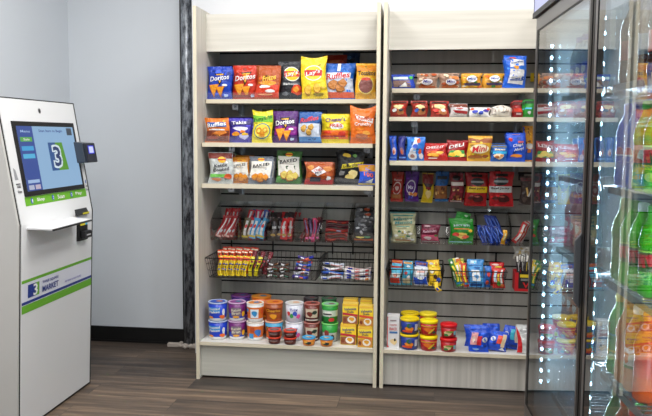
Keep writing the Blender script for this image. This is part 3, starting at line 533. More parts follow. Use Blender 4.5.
# ============================================================ CLEAR BINS, FILLED
def bin_(x0, x1, y0, z0, z1, label, group='clear acrylic bins hung on the slatwall', zb=None):
    """open clear scoop bin: sloping front, raked sides"""
    t = empty('clear_bin', ((x0 + x1) / 2, BK - .0095, z0)); tag(t, label, 'bin', group)
    w = (x1 - x0) / 2; d = y0 - (BK - .008); h = z1 - z0; s = .0025
    prof = [(0, 0), (d * .95, 0), (d, h * .30), (d * .95, h * .54), (d * .55, h * .8), (0, h)]
    for sgn in (-1, 1):
        q = MB(); a = sgn * w; q.poly_prism(prof, 0, min(a, a - sgn * s), max(a, a - sgn * s), M_CLEAR); q.build('side', t)
    q = MB(); q.box(-w, w, d * .95, 0, 0, s, M_CLEAR)
    q.build('bottom', t)
    q = MB(); q.poly_prism([(d * .95, s), (d, h * .30), (d - s, h * .30), (d * .95 - s, s)], 0, -w + s, w - s, M_CLEAR); q.build('front', t)
    q = MB(); q.box(-w + s, w - s, -.002, 0, h - .02, h, M_CLEAR); q.build('hanging_lip', t)
    return t

def bars(x0, x1, y, z, n, L, w, t, base, layers_fn, label, group, cat='candy bar', name='candy_bar', lean=8, roll=(0, 0), dy=0.0, dz=.0, seed=1, vary=None, ystep=0.):
    """n upright wrapped bars side by side from x0 to x1"""
    rr = random.Random(seed); protos = {}; t *= .85
    sp = (x1 - x0) / n; mr = math.radians((roll[0] + roll[1]) / 2); layers_n = max(1, math.ceil(w * 1.02 / (sp * max(.2, math.cos(mr)))))
    for i in range(n):
        c = base[i % len(base)] if isinstance(base, list) else base
        if c not in protos:
            src = bar_mesh(L, w, t, c, layers_fn(c), sd=seed + i).build(name); o = src; protos[c] = src
        else: o = protos[c].copy(); C.objects.link(o)
        x = x0 + (x1 - x0) * (i + .5) / n
        o.location = (x, y + (i % layers_n) * (t + .0015), z + dz * i + w / 2 * abs(math.sin(math.radians(roll[0] + (roll[1] - roll[0]) * (i / max(1, n - 1)))))); rl = roll[0] + (roll[1] - roll[0]) * (i / max(1, n - 1))
        o.rotation_euler = (-math.radians(lean), math.radians(rl + rr.uniform(-1, 1)), 0)
        lb_ = label(c, i) if callable(label) else label
        tag(o, lb_, cat, group or (cat + 's: ' + ((lb_.split(' ')[0] + ' ones, ') if callable(label) else '') + lb_.split(', ')[-1])[:90])
BINY = .24
def xr(u, Y=BINY): return at(u, 230, Y).x
zb1 = at(250, 240, BINY).z; zt1 = at(250, 204, BINY).z
bn = [(209.6, 238), (239.5, 267), (268.5, 294), (295.5, 321), (322.5, 350), (351.5, 375.5)]
nm = ['leftmost clear bin, holding red and white bars', 'clear bin of mixed red, pink and light blue bars, second from left', 'clear bin of black and red bars, third from left', 'clear bin of crossed dark red sticks, fourth from left', 'clear bin of stacked dark red bars, fifth from left', 'clear bin of silver-black pouches at the right end of the row']
for (a, b), n_ in zip(bn, nm): bin_(max(.0205, xr(a)), xr(b), .200, zb1, zt1, n_)
YB = .27; zf = zb1 + .004
# bin 1: red bars leaning to the right
bars(max(.048, xr(214)), xr(231), YB + .045, zf, 6, .155, .032, .016, (190, 34, 40), lambda c: [('R', -.25, .12, .25, .88, (232, 226, 226)), ('T', 'KIT', 0, .3, .9, .05, 0, R_), ('R', -.8, .4, .8, .5, (130, 20, 26))], 'red bar with a white stripe, leaning in the back of the leftmost clear bin', 'red bars in the leftmost clear bin', lean=10, roll=(13, 13), seed=2)
bars(max(.045, xr(213)), xr(230.5), YB - .02, zf, 5, .125, .036, .016, (172, 40, 44), lambda c: [('P', [(-.5, .1), (-.1, .1), (.5, .9), (.1, .9)], (236, 228, 228)), ('R', -.8, .02, .8, .1, (226, 180, 170)), ('B', .4, .3, .4, .08, 3, (214, 214, 220))], 'red bar with a diagonal white flash, in the front of the leftmost clear bin', 'front red bars in the leftmost clear bin', lean=16, roll=(17, 17), seed=5)
# bin 2
bars(xr(242.5), xr(262), YB + .045, zf, 6, .15, .034, .018, [(180, 34, 44), (40, 90, 180), (214, 50, 90)], lambda c: [('R', -.3, .5, .3, .95, (220, 220, 226)), ('R', -.8, .4, .8, .48, (240, 180, 60))], lambda c, i: {180: 'red', 40: 'blue', 214: 'pink'}[c[0]] + ' bar with a white end stripe, back of the second clear bin from left', None, lean=8, roll=(8, 16), seed=4)
bars(xr(242), xr(261), YB - .02, zf, 5, .115, .036, .018, [(96, 80, 50), (206, 40, 56), (70, 160, 220), (60, 60, 110), (90, 180, 230)], lambda c: [('R', -.4, .15, .4, .85, (230, 226, 226)), ('B', 0, .6, .5, .1, 4, (220, 60, 60)), ('R', -.9, .06, .9, .14, (226, 200, 60))], lambda c, i: ['olive', 'red', 'light blue', 'dark blue', 'pale blue'][i] + ' bar with a white stripe, front of the second clear bin from left', None, lean=14, roll=(6, 18), seed=9)
# bin 3
bars(xr(271), xr(290), YB + .045, zf, 6, .14, .034, .018, [(36, 26, 30), (60, 24, 30), (190, 30, 36)], lambda c: [('R', -.3, .2, .3, .8, (150, 120, 120)), ('B', 0, .5, .6, .08, 3, (220, 190, 170))], lambda c, i: {36: 'black', 60: 'dark maroon', 190: 'bright red'}[c[0]] + ' bar at the back of the third clear bin from left', None, lean=8, roll=(-4, 12), seed=14)
bars(xr(271), xr(289.5), YB - .02, zf, 4, .115, .04, .018, [(50, 40, 36), (30, 26, 32), (206, 34, 40), (200, 40, 44)], lambda c: [('R', -.35, .1, .2, .85, (206, 200, 200) if c[0] > 100 else (96, 90, 96)), ('B', 0, .2, .7, .06, 5, (190, 150, 70)), ('T', 'BAR', 0, .55, 1.2, .12, 0, (226, 226, 226))], lambda c, i: ['olive-black bar', 'black bar', 'red bar', 'second red bar'][i] + ' with a pale stripe, front of the third clear bin from left', None, lean=14, roll=(0, 10), seed=19)
# bin 4: crossed sticks
bars(xr(297.5), xr(310), YB + .02, zf, 7, .13, .02, .012, [(120, 20, 32), (160, 26, 40), (96, 20, 40)], lambda c: [('R', -.5, .2, .5, .8, (70, 20, 30)), ('R', -.6, .84, .6, .9, (214, 60, 100))], lambda c, i: {120: 'dark red', 160: 'crimson', 96: 'maroon'}[c[0]] + ' meat stick leaning right in the fourth clear bin from left', None, cat='meat stick', name='meat_stick', lean=12, roll=(38, 30), seed=21)
bars(xr(305), xr(318), YB - .02, zf, 4, .12, .022, .012, [(150, 24, 36), (60, 40, 70), (214, 60, 110), (90, 26, 36)], lambda c: [('R', -.4, .3, .4, .9, (110, 90, 130)), ('R', -.6, .06, .6, .14, (236, 110, 170))], lambda c, i: ['red', 'violet-grey', 'magenta', 'brown-red'][i] + ' upright meat stick in the fourth clear bin from left', None, cat='meat stick', name='meat_stick', lean=14, roll=(-6, 8), seed=22)
# bin 5: bars lying in a stack
def lying(x, y, z, L, w, t, base, layers, label, cat, name, group=None, rz=0, ry=0, sd=1, cnt=1, dz=0, dyy=0, rnds=0.):
    src = bar_mesh(L, w, t, base, layers, sd=sd).build(name); rr = random.Random(sd)
    for i in range(cnt):
        o = src if i == 0 else src.copy()
        if i: C.objects.link(o)
        # long axis along x: rotate about y by 90, printed side to the front
        o.rotation_euler = Euler((0, math.radians(90 + ry + rr.uniform(-rnds, rnds)), rz + math.radians(rr.uniform(-rnds, rnds))), 'XYZ')
        o.location = (x - L / 2, y + dyy * i, z + w / 2 + dz * i)
        tag(o, label(i) if callable(label) else label, cat, group if group else None)
for k, c in enumerate([(126, 22, 28), (170, 36, 34), (150, 30, 40), (84, 22, 34), (120, 26, 34)]):
    lying((xr(326) + xr(346)) / 2, YB - .02 + .012 * k, zf + .0015 + .0212 * k, .12, .02, .03, c, [('R', -.3, .1, .3, .9, (60, 16, 24) if k % 2 else (196, 70, 50)), ('R', -.5, .5, .4, .7, (150, 150, 176) if k == 2 else (100, 24, 30))],
          ['dark red bar at the bottom of the stack in the fifth clear bin', 'orange-red bar, second from the bottom in the fifth clear bin', 'crimson bar in the middle of the stack in the fifth clear bin', 'maroon bar, second from the top in the fifth clear bin', 'red bar on top of the stack in the fifth clear bin'][k], 'candy bar', 'candy_bar', 'stacked red bars in the fifth clear bin', sd=31 + k)
# bin 6: silver-black pouches
for k in range(3):
    w = xr(374) - xr(353)
    o = put(bag_mesh(w * [.98, .9, .84][k], .125 + .025 * k, .036, (74, 76, 82) if k < 2 else (40, 40, 44), speck(22, 41 + k, [(170, 172, 178), (26, 26, 30), (210, 212, 216), (60, 62, 70), (120, 124, 130)], .25, .95, .2, .05) + ([('R', -.9, .06, .9, .14, (226, 120, 70)), ('B', -.3, .2, .5, .04, 3, (240, 220, 120)), ('B', .4, .22, .4, .04, 3, (120, 190, 150))] if k == 0 else [('B', .3, .9, .4, .04, 3, (200, 90, 50))]), sd=41 + k), 'candy_pouch',
            ['silver-black candy pouch with a coloured foot, front of the rightmost clear bin, left unit', 'crumpled silver-black candy pouch in the middle of the rightmost clear bin of the left unit', 'black candy pouch at the back of the rightmost clear bin of the left unit'][k], 'candy pouch', ((xr(353) + xr(374)) / 2, YB - .018 + .046 * k, zf), (-.12, 0, .05 * k), 'pouches in the rightmost clear bin')

# right unit bins
zb2 = at(440, 243.5, BINY).z; zt2 = at(440, 211, BINY).z
for (a, b), n_ in zip([(389.3, 418), (418.8, 446.5), (447.5, 475.5), (476.3, 509.5), (510.5, 534)], ['clear bin with the cream candy bags, leftmost in the right unit', 'clear bin with the small maroon pouch in the right unit', 'clear bin with the green bags in the right unit', 'clear bin of blue sticks in the right unit', 'clear bin of red and white bars at the right end of the right unit']):
    bin_(max(U2 + T + .002, xr(a)), xr(b), .200, zb2, zt2, n_, 'clear acrylic bins hung in the right unit')
zf2 = zb2 + .004
def pouch(u0, u1, v0, v1, Y, label, base, layers, group=None, cat='candy bag', name='candy_bag', tilt=0, lean=6, D=.035, z=None, **k):
    p0 = at(u0, v1, Y); p1 = at(u1, v1, Y); zz = p0.z if z is None else z; h = at((u0 + u1) / 2, v0, Y).z - zz
    return put(bag_mesh(p1.x - p0.x, h, D, base, layers, sd=hash_(label), **k), name, label, cat, ((p0.x + p1.x) / 2, Y, zz), (-math.radians(lean), math.radians(tilt), rnd.uniform(-.06, .06)), group)
GM = lambda: speck(18, 5, [(236, 236, 230), (60, 120, 80), (214, 190, 90), (220, 120, 60), (250, 250, 250)], .1, .5, .16, .05)
pouch(392, 414.5, 221, 243, .245, 'cream candy bag with teal lettering and orange foot, front of the right unit leftmost bin', (206, 202, 160), GM() + [('T', 'Mentos', 0, .88, 1.5, .12, 4, (30, 140, 140)), ('R', -.8, .06, .6, .12, (236, 130, 40)), ('R', -.6, .68, .6, .72, (50, 150, 140))], z=zf2, lean=10)
pouch(390.5, 416, 213.5, 243, .285, 'cream candy bag with teal lettering, in the middle of the leftmost bin of the right unit', (196, 196, 156), [('T', 'Mentos', 0, .8, 1.5, .09, 4, (30, 130, 130)), ('R', -.8, .9, .8, .94, (60, 150, 150))], z=zf2)
pouch(390, 415, 212, 243, .325, 'teal topped candy bag at the back of the leftmost bin of the right unit', (80, 150, 150), [('R', -.8, .88, .2, .93, (170, 50, 40))], z=zf2)
pouch(420.5, 439.5, 224.5, 242.5, .25, 'small maroon candy pouch with pink lettering, in the second bin of the right unit', (112, 24, 56), [('R', -.9, .1, .9, .42, (226, 80, 120)), ('T', 'Raisinets', 0, .62, 1.5, .14, 4, (226, 180, 196)), ('B', -.2, .24, .5, .1, 3, (240, 220, 226)), ('R', -.9, .03, .9, .08, (230, 230, 230)), ('B', .7, .4, .2, .07, 4, (70, 140, 60)), ('B', -.4, .9, .4, .04, 4, (230, 190, 200))], z=zf2)
pouch(448.8, 473.5, 218.5, 243.5, .245, 'green candy bag with fruit shapes, in front in the third bin of the right unit', (34, 140, 40), [('T', 'JUICY BITS', 0, .7, 1.4, .1, 0, (200, 210, 230)), ('R', -.7, .55, .6, .59, (220, 120, 40)), ('B', 0, .3, .55, .14, 3, (236, 200, 100)), ('B', -.5, .34, .3, .08, 5, (214, 60, 50)), ('B', .3, .26, .3, .08, 6, (226, 90, 60)), ('B', .7, .5, .2, .07, 7, (240, 190, 60)), ('R', -.9, .03, .9, .07, (150, 190, 230))], z=zf2, lean=10)
pouch(450.5, 465, 212, 243.5, .29, 'second green candy bag, rising behind the front one in the third bin of the right unit', (30, 150, 44), [('B', .4, .9, .3, .04, 3, (200, 230, 200)), ('B', 0, .6, .5, .1, 3, (20, 110, 40))], z=zf2, tilt=10)
STK = lambda c: [('R', -.25, .08, .25, .9, (90, 130, 220) if c[2] > 100 else (150, 150, 160))]
bars(xr(482), xr(508), YB - .022, zf2, 11, .095, .016, .012, [(26, 56, 150), (34, 70, 176), (24, 44, 120)], STK, lambda c, i: {26: 'blue', 34: 'bright blue', 24: 'navy'}[c[0]] + ' stick pack in the front row of the blue stick bin', 'blue stick packs in the front row', cat='stick pack', name='stick_pack', lean=12, roll=(-16, -26), seed=51)
bars(xr(494), xr(508.5), YB + .045, zf2, 6, .145, .016, .012, [(30, 66, 176), (26, 50, 140)], STK, lambda c, i: {30: 'bright blue', 26: 'navy'}[c[0]] + ' stick pack in the tall back row of the blue stick bin', 'blue stick packs in the back row', cat='stick pack', name='stick_pack', lean=8, roll=(-18, -24), seed=52)
bars(xr(500.8), xr(506.4), YB - .042, zf2, 1, .075, .022, .012, (240, 176, 30), lambda c: [('R', -.4, .3, .4, .8, (226, 210, 150))], 'yellow stick pack in front of the blue ones in the stick bin', None, cat='stick pack', name='stick_pack', lean=0, roll=(4, 4), seed=53)
bars(xr(513.5), xr(522), YB - .01, zf2, 4, .12, .03, .014, [(190, 50, 50), (214, 206, 204)], lambda c: [('R', -.4, .1, .4, .9, (226, 222, 220) if c[0] == 190 else (190, 40, 44)), ('B', 0, .5, .4, .06, 3, (214, 120, 60))], lambda c, i: ['leftmost red bar with a white stripe', 'leftmost white bar with a red stripe', 'rightmost red bar with a white stripe', 'rightmost white bar with a red stripe'][i] + ', rightmost bin of the right unit', None, lean=14, roll=(32, 30), seed=54)
# yellow tag at top right
q = MB(); q.box(-.009, .009, -.003, 0, -.045, .0, mat((244, 206, 20), 'card')); o = q.build('price_tag'); p = at(532.3, 73, .41); o.location = p; tag(o, 'small yellow tag on the slatwall at the top right of the right unit', 'price tag')

# ============================================================ WIRE BASKETS
def basket(x0, x1, y0, z0, z1, label, flare=.02):
    t = empty('wire_basket', ((x0 + x1) / 2, BK - .0095, z0)); tag(t, label, 'basket', 'black wire baskets hung on the slatwall')
    w = (x1 - x0) / 2; d = y0 - (BK - .008); h = z1 - z0; b = d + flare + .012; wi = w - .014
    q = MB(); q.tube([(-w, -.003, h), (-w, d, h), (w, d, h), (w, -.003, h), (-w, -.003, h)], .0028, M_WIRE); q.build('rim', t)
    q = MB(); r = .0012
    q.tube([(-wi, -.004, 0), (-wi, b, 0), (wi, b, 0), (wi, -.004, 0), (-wi, -.004, 0)], .002, M_WIRE)
    n = max(6, int(2 * w / .024))
    for i in range(n + 1):
        f = -1 + 2 * i / n; q.tube([(f * w, d, h), (f * wi, b, 0), (f * wi, -.004, 0), (f * w, -.004, h)], r, M_WIRE, 4)
    m_ = 9
    for i in range(1, m_):
        f = i / m_
        for sg in (-1, 1): q.tube([(sg * w, d * f, h), (sg * wi, b * f, 0)], r, M_WIRE, 4)
        q.tube([(-wi, b * f, .0), (wi, b * f, .0)], r, M_WIRE, 4)
    for zf_ in (.36, .7):
        ww = wi + (w - wi) * zf_; dd = b + (d - b) * zf_
        q.tube([(-ww, -.004, h * zf_), (-ww, dd, h * zf_), (ww, dd, h * zf_), (ww, -.004, h * zf_)], r, M_WIRE, 4)
    q.build('wire_mesh', t)
    for sg in (-.8, 0, .8):
        q = MB(); q.box(sg * w - .004, sg * w + .004, -.004, 0, h * .9, h + .055, M_WIRE); q.build('hanger', t)
    return t
YK = .10
bx = lambda u, w=262, Y=YK: at(u, w, Y).x
zkt = at(260, 259.5, YK).z; zkb = at(260, 278.5, YK + .03).z
basket(.022, bx(317.5), YK, zkb, zkt, 'long black wire basket of candy bars, at the left of the left unit')
basket(bx(319.5), U1R - T - .004, YK, zkb, zkt, 'short black wire basket of white and blue bars, at the right of the left unit')
zq = zkb + .004; XB = lambda u, Y=.16: at(u, 270, Y).x
def nutbar(c): return [('R', -.55, .3, .55, .36, (30, 90, 210)), ('R', -.55, .55, .55, .61, (30, 90, 210)), ('R', -.9, .78, .9, .95, (226, 80, 30)), ('B', 0, .45, .3, .04, 3, (40, 30, 30)), ('R', -.1, .1, .1, .7, (120, 90, 30))] if c[1] > 150 else [('R', -.5, .2, .5, .7, (246, 200, 40)), ('B', 0, .8, .5, .05, 3, K_), ('R', -.8, .88, .8, .93, (250, 230, 200))]
bars(XB(219), XB(246), .155, zq, 9, .105, .022, .018, (238, 206, 26), nutbar, 'yellow bar with two blue stripes, upright in the front of the long wire basket', 'yellow bars in the long wire basket', lean=8, roll=(-3, 8), seed=61)
bars(XB(216), XB(247), .20, zq, 10, .13, .023, .018, (222, 74, 26), nutbar, 'orange bar standing behind the yellow ones in the long wire basket', 'orange bars in the long wire basket', lean=10, roll=(-2, 6), seed=62)
bars(XB(218), XB(250), .245, zq, 9, .14, .024, .018, (206, 60, 28), nutbar, 'red-orange bar in the back row of the long wire basket', 'red-orange bars in the back row of the long wire basket', lean=10, roll=(-2, 8), seed=63)
bars(XB(248), XB(260), .16, zq, 4, .105, .022, .018, [(214, 200, 30), (60, 44, 30)], lambda c: [('B', 0, .5, .5, .12, 3, (40, 34, 20) if c[0] > 100 else (180, 60, 60)), ('R', -.6, .7, .6, .8, (150, 40, 50))], lambda c, i: ['left yellow bar with dark spots', 'left dark brown bar', 'right yellow bar with dark spots', 'right dark brown bar'][i] + ', beside the yellow bars in the long wire basket', None, lean=8, roll=(8, 16), seed=64)
bars(XB(247), XB(264), .215, zq, 5, .125, .024, .018, [(120, 28, 40), (70, 34, 34)], lambda c: [('B', 0, .6, .5, .1, 3, (214, 190, 190))], lambda c, i: {120: 'maroon', 70: 'brown'}[c[0]] + ' bar behind the dark spotted ones in the long wire basket', 'maroon and brown bars in the long wire basket', lean=8, roll=(6, 14), seed=65)
for k in range(4):
    for j in range(2):
        lying(XB(272.5 + 11.5 * j, .15), .145 + .03 * (k % 2), zq + .0015 + .019 * k, .058 if j else .066, .018, .028, [(66, 44, 40), (40, 34, 34), (90, 50, 40), (50, 34, 34)][k], [('R', -.5, .15, .5, .5, (222, 222, 222)), ('R', -.4, .6, .4, .9, (120, 80, 50) if k % 2 else (60, 110, 90))], '%s dark bar with a white end, %s layer, middle of the long wire basket' % (['left', 'right'][j], ['bottom', 'second', 'third', 'top'][k]), 'candy bar', 'candy_bar', 'dark bars in the middle of the long wire basket', sd=71 + k)
for k in range(6):
    lying(XB(300.5 + k * .7, .15), .14 + .014 * k, zq + .0015 + .018 * k, .082, .017, .03, [(70, 60, 150), (196, 196, 210), (90, 50, 110), (50, 90, 180), (214, 90, 80), (60, 50, 130)][k], [('R', -.5, .2, .4, .42, (226, 226, 236)), ('R', -.4, .5, .5, .7, (222, 120, 60)), ('R', -.5, .76, .4, .94, (40, 70, 190))], '%s bar in the purple stack at the right of the long wire basket' % ['bottom purple', 'second, silver', 'third, plum', 'fourth, blue', 'fifth, salmon', 'top purple'][k], 'candy bar', 'candy_bar', 'purple and blue stacked bars', sd=81 + k)
for k in range(4):
    lying(XB(332, .15), .15 + .024 * k, zq + .0015 + .019 * k, .115, .018, .03, [(200, 206, 220), (60, 100, 180), (226, 222, 222), (190, 196, 210)][k], [('R', -.4, .1, .4, .3, (40, 80, 190)), ('R', -.3, .36, .5, .8, (226, 226, 232)), ('R', .05, .4, .45, .9, (206, 90, 90))], '%s bar in the left stack of the short wire basket' % ['bottom white-blue', 'second, mid blue', 'third, white', 'top silver-white'][k], 'candy bar', 'candy_bar', 'left stack in the short wire basket', sd=91 + k)
for k in range(6):
    lying(XB(357.5, .15), .145 + .045 * (k % 2), zq + .0015 + .0195 * (k // 2), .135, .0185, .03, [(226, 226, 230), (30, 50, 160), (222, 222, 226), (40, 60, 170), (230, 226, 226), (214, 190, 190)][k], [('R', -.5, .1, .5, .28, (34, 50, 170)), ('T', 'BAR', 0, .5, .9, .2, 0, (210, 50, 50)), ('R', -.5, .8, .5, .92, (230, 140, 60) if k < 2 else (206, 80, 80))], '%s bar in the right stack of the short wire basket' % ['bottom white', 'second, navy', 'third, white', 'fourth, blue', 'fifth, white', 'top pinkish'][k], 'candy bar', 'candy_bar', 'right stack in the short wire basket', sd=101 + k)
# right unit baskets
zk2t = at(420, 270, YK).z; zk2b = at(420, 287, YK + .03).z; zq2 = zk2b + .004
basket(U2 + T + .004, bx(444.5), YK, zk2b, zk2t, 'black wire basket of snack pouches, left in the right unit')
basket(bx(452), bx(507.5), YK, zk2b, zk2t, 'black wire basket of upright candy pouches, middle of the right unit')
RB = 'pouches in the left wire basket of the right unit'
def pk(u0, u1, v0, base, layers, label, Y=.155, **k): return pouch(u0, u1, v0, 287, Y, label, base, layers, k.pop('group', None), z=zq2, name='snack_pouch', cat='snack pouch', **k)
pk(390, 401, 268, (90, 190, 226), [('R', -.9, .1, .9, .42, (206, 60, 44)), ('R', -.9, .45, .9, .7, (214, 226, 230)), ('B', 0, .56, .5, .1, 3, (226, 140, 120))], 'light blue pouch with a red foot, at the left front of the left wire basket')
pk(389.5, 400.5, 260, (200, 60, 40), [('R', -.9, .74, .9, .86, (90, 190, 226)), ('R', -.9, .9, .9, .96, (220, 120, 50))], 'red pouch with a light blue band, behind the left front pouch in the left wire basket', Y=.205, tilt=3)
pk(402, 412, 268, (60, 170, 206), [('R', -.8, .1, .8, .4, (200, 190, 160)), ('B', -.4, .7, .4, .1, 3, (190, 50, 50)), ('B', .3, .5, .4, .1, 4, W_)], 'turquoise pouch with a beige foot, second in the front of the left wire basket')
pk(401.5, 412, 261, (70, 160, 200), [('R', -.8, .86, .8, .95, (220, 170, 110)), ('B', 0, .76, .5, .05, 4, W_)], 'turquoise pouch with a tan top edge, back row of the left wire basket', Y=.205, tilt=4)
pk(413.5, 427.5, 267, (222, 226, 236), [('R', -.95, .04, .95, .48, (30, 80, 200)), ('B', 0, .4, .5, .08, 3, W_), ('R', -.6, .7, .6, .78, (236, 180, 170)), ('B', 0, .2, .4, .06, 3, (70, 120, 226))], 'white pouch with a royal blue lower half, in the front of the left wire basket')
pk(413, 426, 261.5, (40, 90, 196), [('R', -.8, .84, .8, .95, (110, 30, 50)), ('R', -.8, .72, .8, .8, (220, 226, 236))], 'blue pouch with a maroon top edge, in the back of the left wire basket', Y=.205, tilt=6)
pk(428.5, 441, 267, (240, 196, 30), [('B', 0, .5, .4, .14, 4, (70, 40, 26)), ('B', .5, .3, .35, .14, 5, (40, 80, 200)), ('B', -.5, .75, .35, .1, 6, (240, 236, 220)), ('R', -.8, .06, .2, .1, (130, 90, 30))], 'yellow pouch with brown and blue shapes, at the right front of the left wire basket')
pk(428.5, 441, 260, (236, 190, 40), [('B', -.3, .85, .4, .05, 4, (200, 200, 206)), ('B', .4, .8, .3, .06, 4, (210, 150, 30))], 'yellow pouch with silver patches, behind the front yellow one in the left wire basket', Y=.205, tilt=-4)
put(bar_mesh(.05, .022, .014, (236, 200, 30), [('R', -.5, .2, .5, .5, (40, 70, 180))], 7), 'snack_pouch', 'yellow pouch corner poking down below the front rim at the right of the left wire basket', 'snack pouch', at(439.5, 291.5, YK - .012), (0, math.radians(-28), 0))
ST = lambda c: [('R', -.4, .2, .4, .9, [(240, 220, 60), (240, 240, 236), (60, 150, 60)][int(c[0]) % 3]), ('B', 0, .55, .5, .06, 3, (220, 90, 50)), ('R', -.8, .1, .8, .18, (50, 140, 200))]
bars(XB(459), XB(467.5), .15, zq2, 4, .12, .024, .014, [(60, 140, 50), (238, 206, 40), (226, 110, 40), (210, 60, 40)], ST, lambda c, i: ['green', 'yellow', 'orange', 'red'][i] + ' stick pouch leaning in the front left of the middle wire basket', None, cat='snack stick', name='snack_stick', lean=4, roll=(-20, -8), seed=111)
bars(XB(458), XB(466.5), .195, zq2, 5, .135, .024, .014, [(40, 120, 50), (226, 214, 60), (230, 220, 210), (222, 120, 50), (150, 160, 60)], ST, lambda c, i: ['dark green', 'lime yellow', 'cream', 'amber', 'olive'][i] + ' stick pouch leaning in the back left of the middle wire basket', None, cat='snack stick', name='snack_stick', lean=6, roll=(-20, -8), seed=112)
pk(468.5, 483.5, 266, (70, 150, 214), [('R', -.6, .3, .5, .8, (232, 236, 240)), ('B', 0, .5, .4, .1, 3, (90, 160, 220)), ('R', -.8, .06, .8, .18, (30, 80, 150)), ('B', .2, .9, .5, .05, 3, (40, 100, 170))], 'light blue pouch with a white panel, in the front of the middle wire basket')
pk(467, 484, 259.5, (60, 140, 206), [('R', -.6, .84, .1, .95, (206, 230, 236)), ('R', -.8, .7, .8, .78, (30, 90, 160))], 'tall light blue pouch behind the white panelled one in the middle wire basket', Y=.2)
pk(483.8, 491, 266, (50, 110, 190), [('B', 0, .6, .6, .12, 3, (206, 60, 60)), ('B', 0, .25, .6, .1, 4, (230, 90, 50))], 'narrow blue pouch with red blots, in the middle wire basket', Y=.16)
pk(492, 504.5, 268, (214, 50, 44), [('R', -.7, .3, -.25, .85, (190, 220, 236)), ('R', -.1, .1, .2, .7, (240, 206, 60)), ('R', .35, .2, .65, .9, (230, 230, 226)), ('B', 0, .25, .4, .12, 4, (70, 160, 60)), ('B', .5, .15, .3, .08, 4, (240, 130, 60))], 'red pouch with coloured strips, at the right front of the middle wire basket', Y=.15)
pk(488.5, 503, 262.5, (200, 36, 40), [('B', -.2, .9, .6, .04, 3, (230, 200, 190)), ('B', .2, .8, .5, .05, 5, (220, 190, 60))], 'red pouch in the back right of the middle wire basket', Y=.2)

# jerky stick box with upright sticks
def stick_box():
    Y = .15; p0 = at(514.5, 291, Y); p1 = at(531.5, 291, Y); w = p1.x - p0.x; zt = at(522, 272.5, Y).z; h = zt - p0.z
    t = empty('display_carton', ((p0.x + p1.x) / 2, Y + .05, p0.z)); tag(t, 'black and red display carton of meat sticks at the right end of the right unit', 'carton')
    q = MB(); q.box(-w / 2, w / 2, -.05, -.047, 0, h, mat((28, 26, 28), 'card')); q.box(-w / 2, w / 2, .047, .05, 0, h, mat((170, 24, 30), 'card'))
    q.box(-w / 2, -w / 2 + .003, -.047, .047, 0, h, mat((170, 24, 30), 'card')); q.box(w / 2 - .003, w / 2, -.047, .047, 0, h, mat((170, 24, 30), 'card')); q.box(-w / 2 + .003, w / 2 - .003, -.047, .047, 0, .003, mat((170, 24, 30), 'card'))
    decals(q, lambda x, y, off=0: Vector((x * w / 2, -.05 - off, y * h)), [('R', -1, 0, -.58, 1, (190, 26, 34)), ('R', -.58, 0, 1, .14, (190, 26, 34)), ('R', -.4, .74, .9, .9, (224, 196, 40)), ('R', -.3, .56, .9, .68, (120, 122, 122)), ('P', [(-.1, .48), (.1, .48), (.32, .3), (.3, .16)], (200, 36, 40)), ('P', [(.3, .16), (.3, .3), (.6, .5), (.75, .5)], (200, 36, 40))], 'card')
    q.build('box', t)
    rr = random.Random(5)
    for i in range(6):
        L = .17 + rr.uniform(-.006, .006); o = bar_mesh(L, .017, .012, (44, 36, 38), [('R', -.6, .82, .6, .99, (214, 212, 206)), ('R', -.5, .2, .5, .35, (180, 40, 40)), ('R', .1, .55, .4, .8, (226, 226, 226) if i != 4 else (220, 196, 60))], i).build('meat_stick')
        o.location = (t.location.x - w / 2 + .014 + i * (w - .028) / 5, t.location.y - .022 + .03 * (i % 2), p0.z + .004); o.rotation_euler = (-.05, rr.uniform(-.03, .03), 0)
        tag(o, 'black meat stick with a pale top in the display carton, %s' % ['leftmost', 'second from left', 'third from left', 'third from right', 'second from right', 'rightmost'][i], 'meat stick', 'meat sticks in the display carton')
stick_box()
pouch(513.5, 530, 246.5, 259, .32, 'crumpled white wrapper pouch above the meat stick carton', (206, 202, 194), speck(10, 3, [(170, 160, 140), (230, 230, 230), (196, 170, 110)], .1, .9, .2, .1), name='candy_bag', lean=14, D=.04)

# ============================================================ BOTTOM SHELF, LEFT UNIT
ZS = .1988
def stack(uc, v_top, vb, Y, W, kinds, group, n=2, r_taper=.86, z0=ZS, hh=None, lid_t=.007):
    """kinds: [(label, body colour, bands, layers, lid colour, lid layers)] from the bottom up; uc = centre pixel, W = width in metres"""
    x = at(uc, (v_top + vb) / 2, Y).x; z = z0; out = []
    for k, (label, bands, layers, lid, lidL) in enumerate(kinds):
        h = hh; o = cup_mesh(W / 2 * r_taper, W / 2, h, bands, layers).build('snack_cup'); o.location = (x, Y, z); o.rotation_euler.z = -math.atan2(x - CAM.x, Y - CAM.y) * .5
        tag(o, label, 'cup', group); l = lid_mesh(W / 2 + .0015, h, lid_t, lid, lidL); l.build('lid', o); z += h + lid_t + .0006
    return x
def CER(word, c2, ch): return [('R', -.9, .5, .35, .78, c2), ('T', word, -.25, .62, 1.0, .2, 6, W_), ('B', .55, .34, .3, .2, 3, ch), ('R', -.9, .16, .9, .24, W_), ('B', -.4, .3, .3, .1, 5, ch)]
dpx = lambda px, Y: px / F * (Y - CAM.y)
SG = 'stacked cups on the bottom shelf of the left unit'
YC = .085; hC = (at(218, 300.5, YC).z - ZS) / 2 - .0085
def two(desc, where): return ['%s, lower of the two %s' % (desc, where), '%s, upper of the two %s' % (desc, where)]
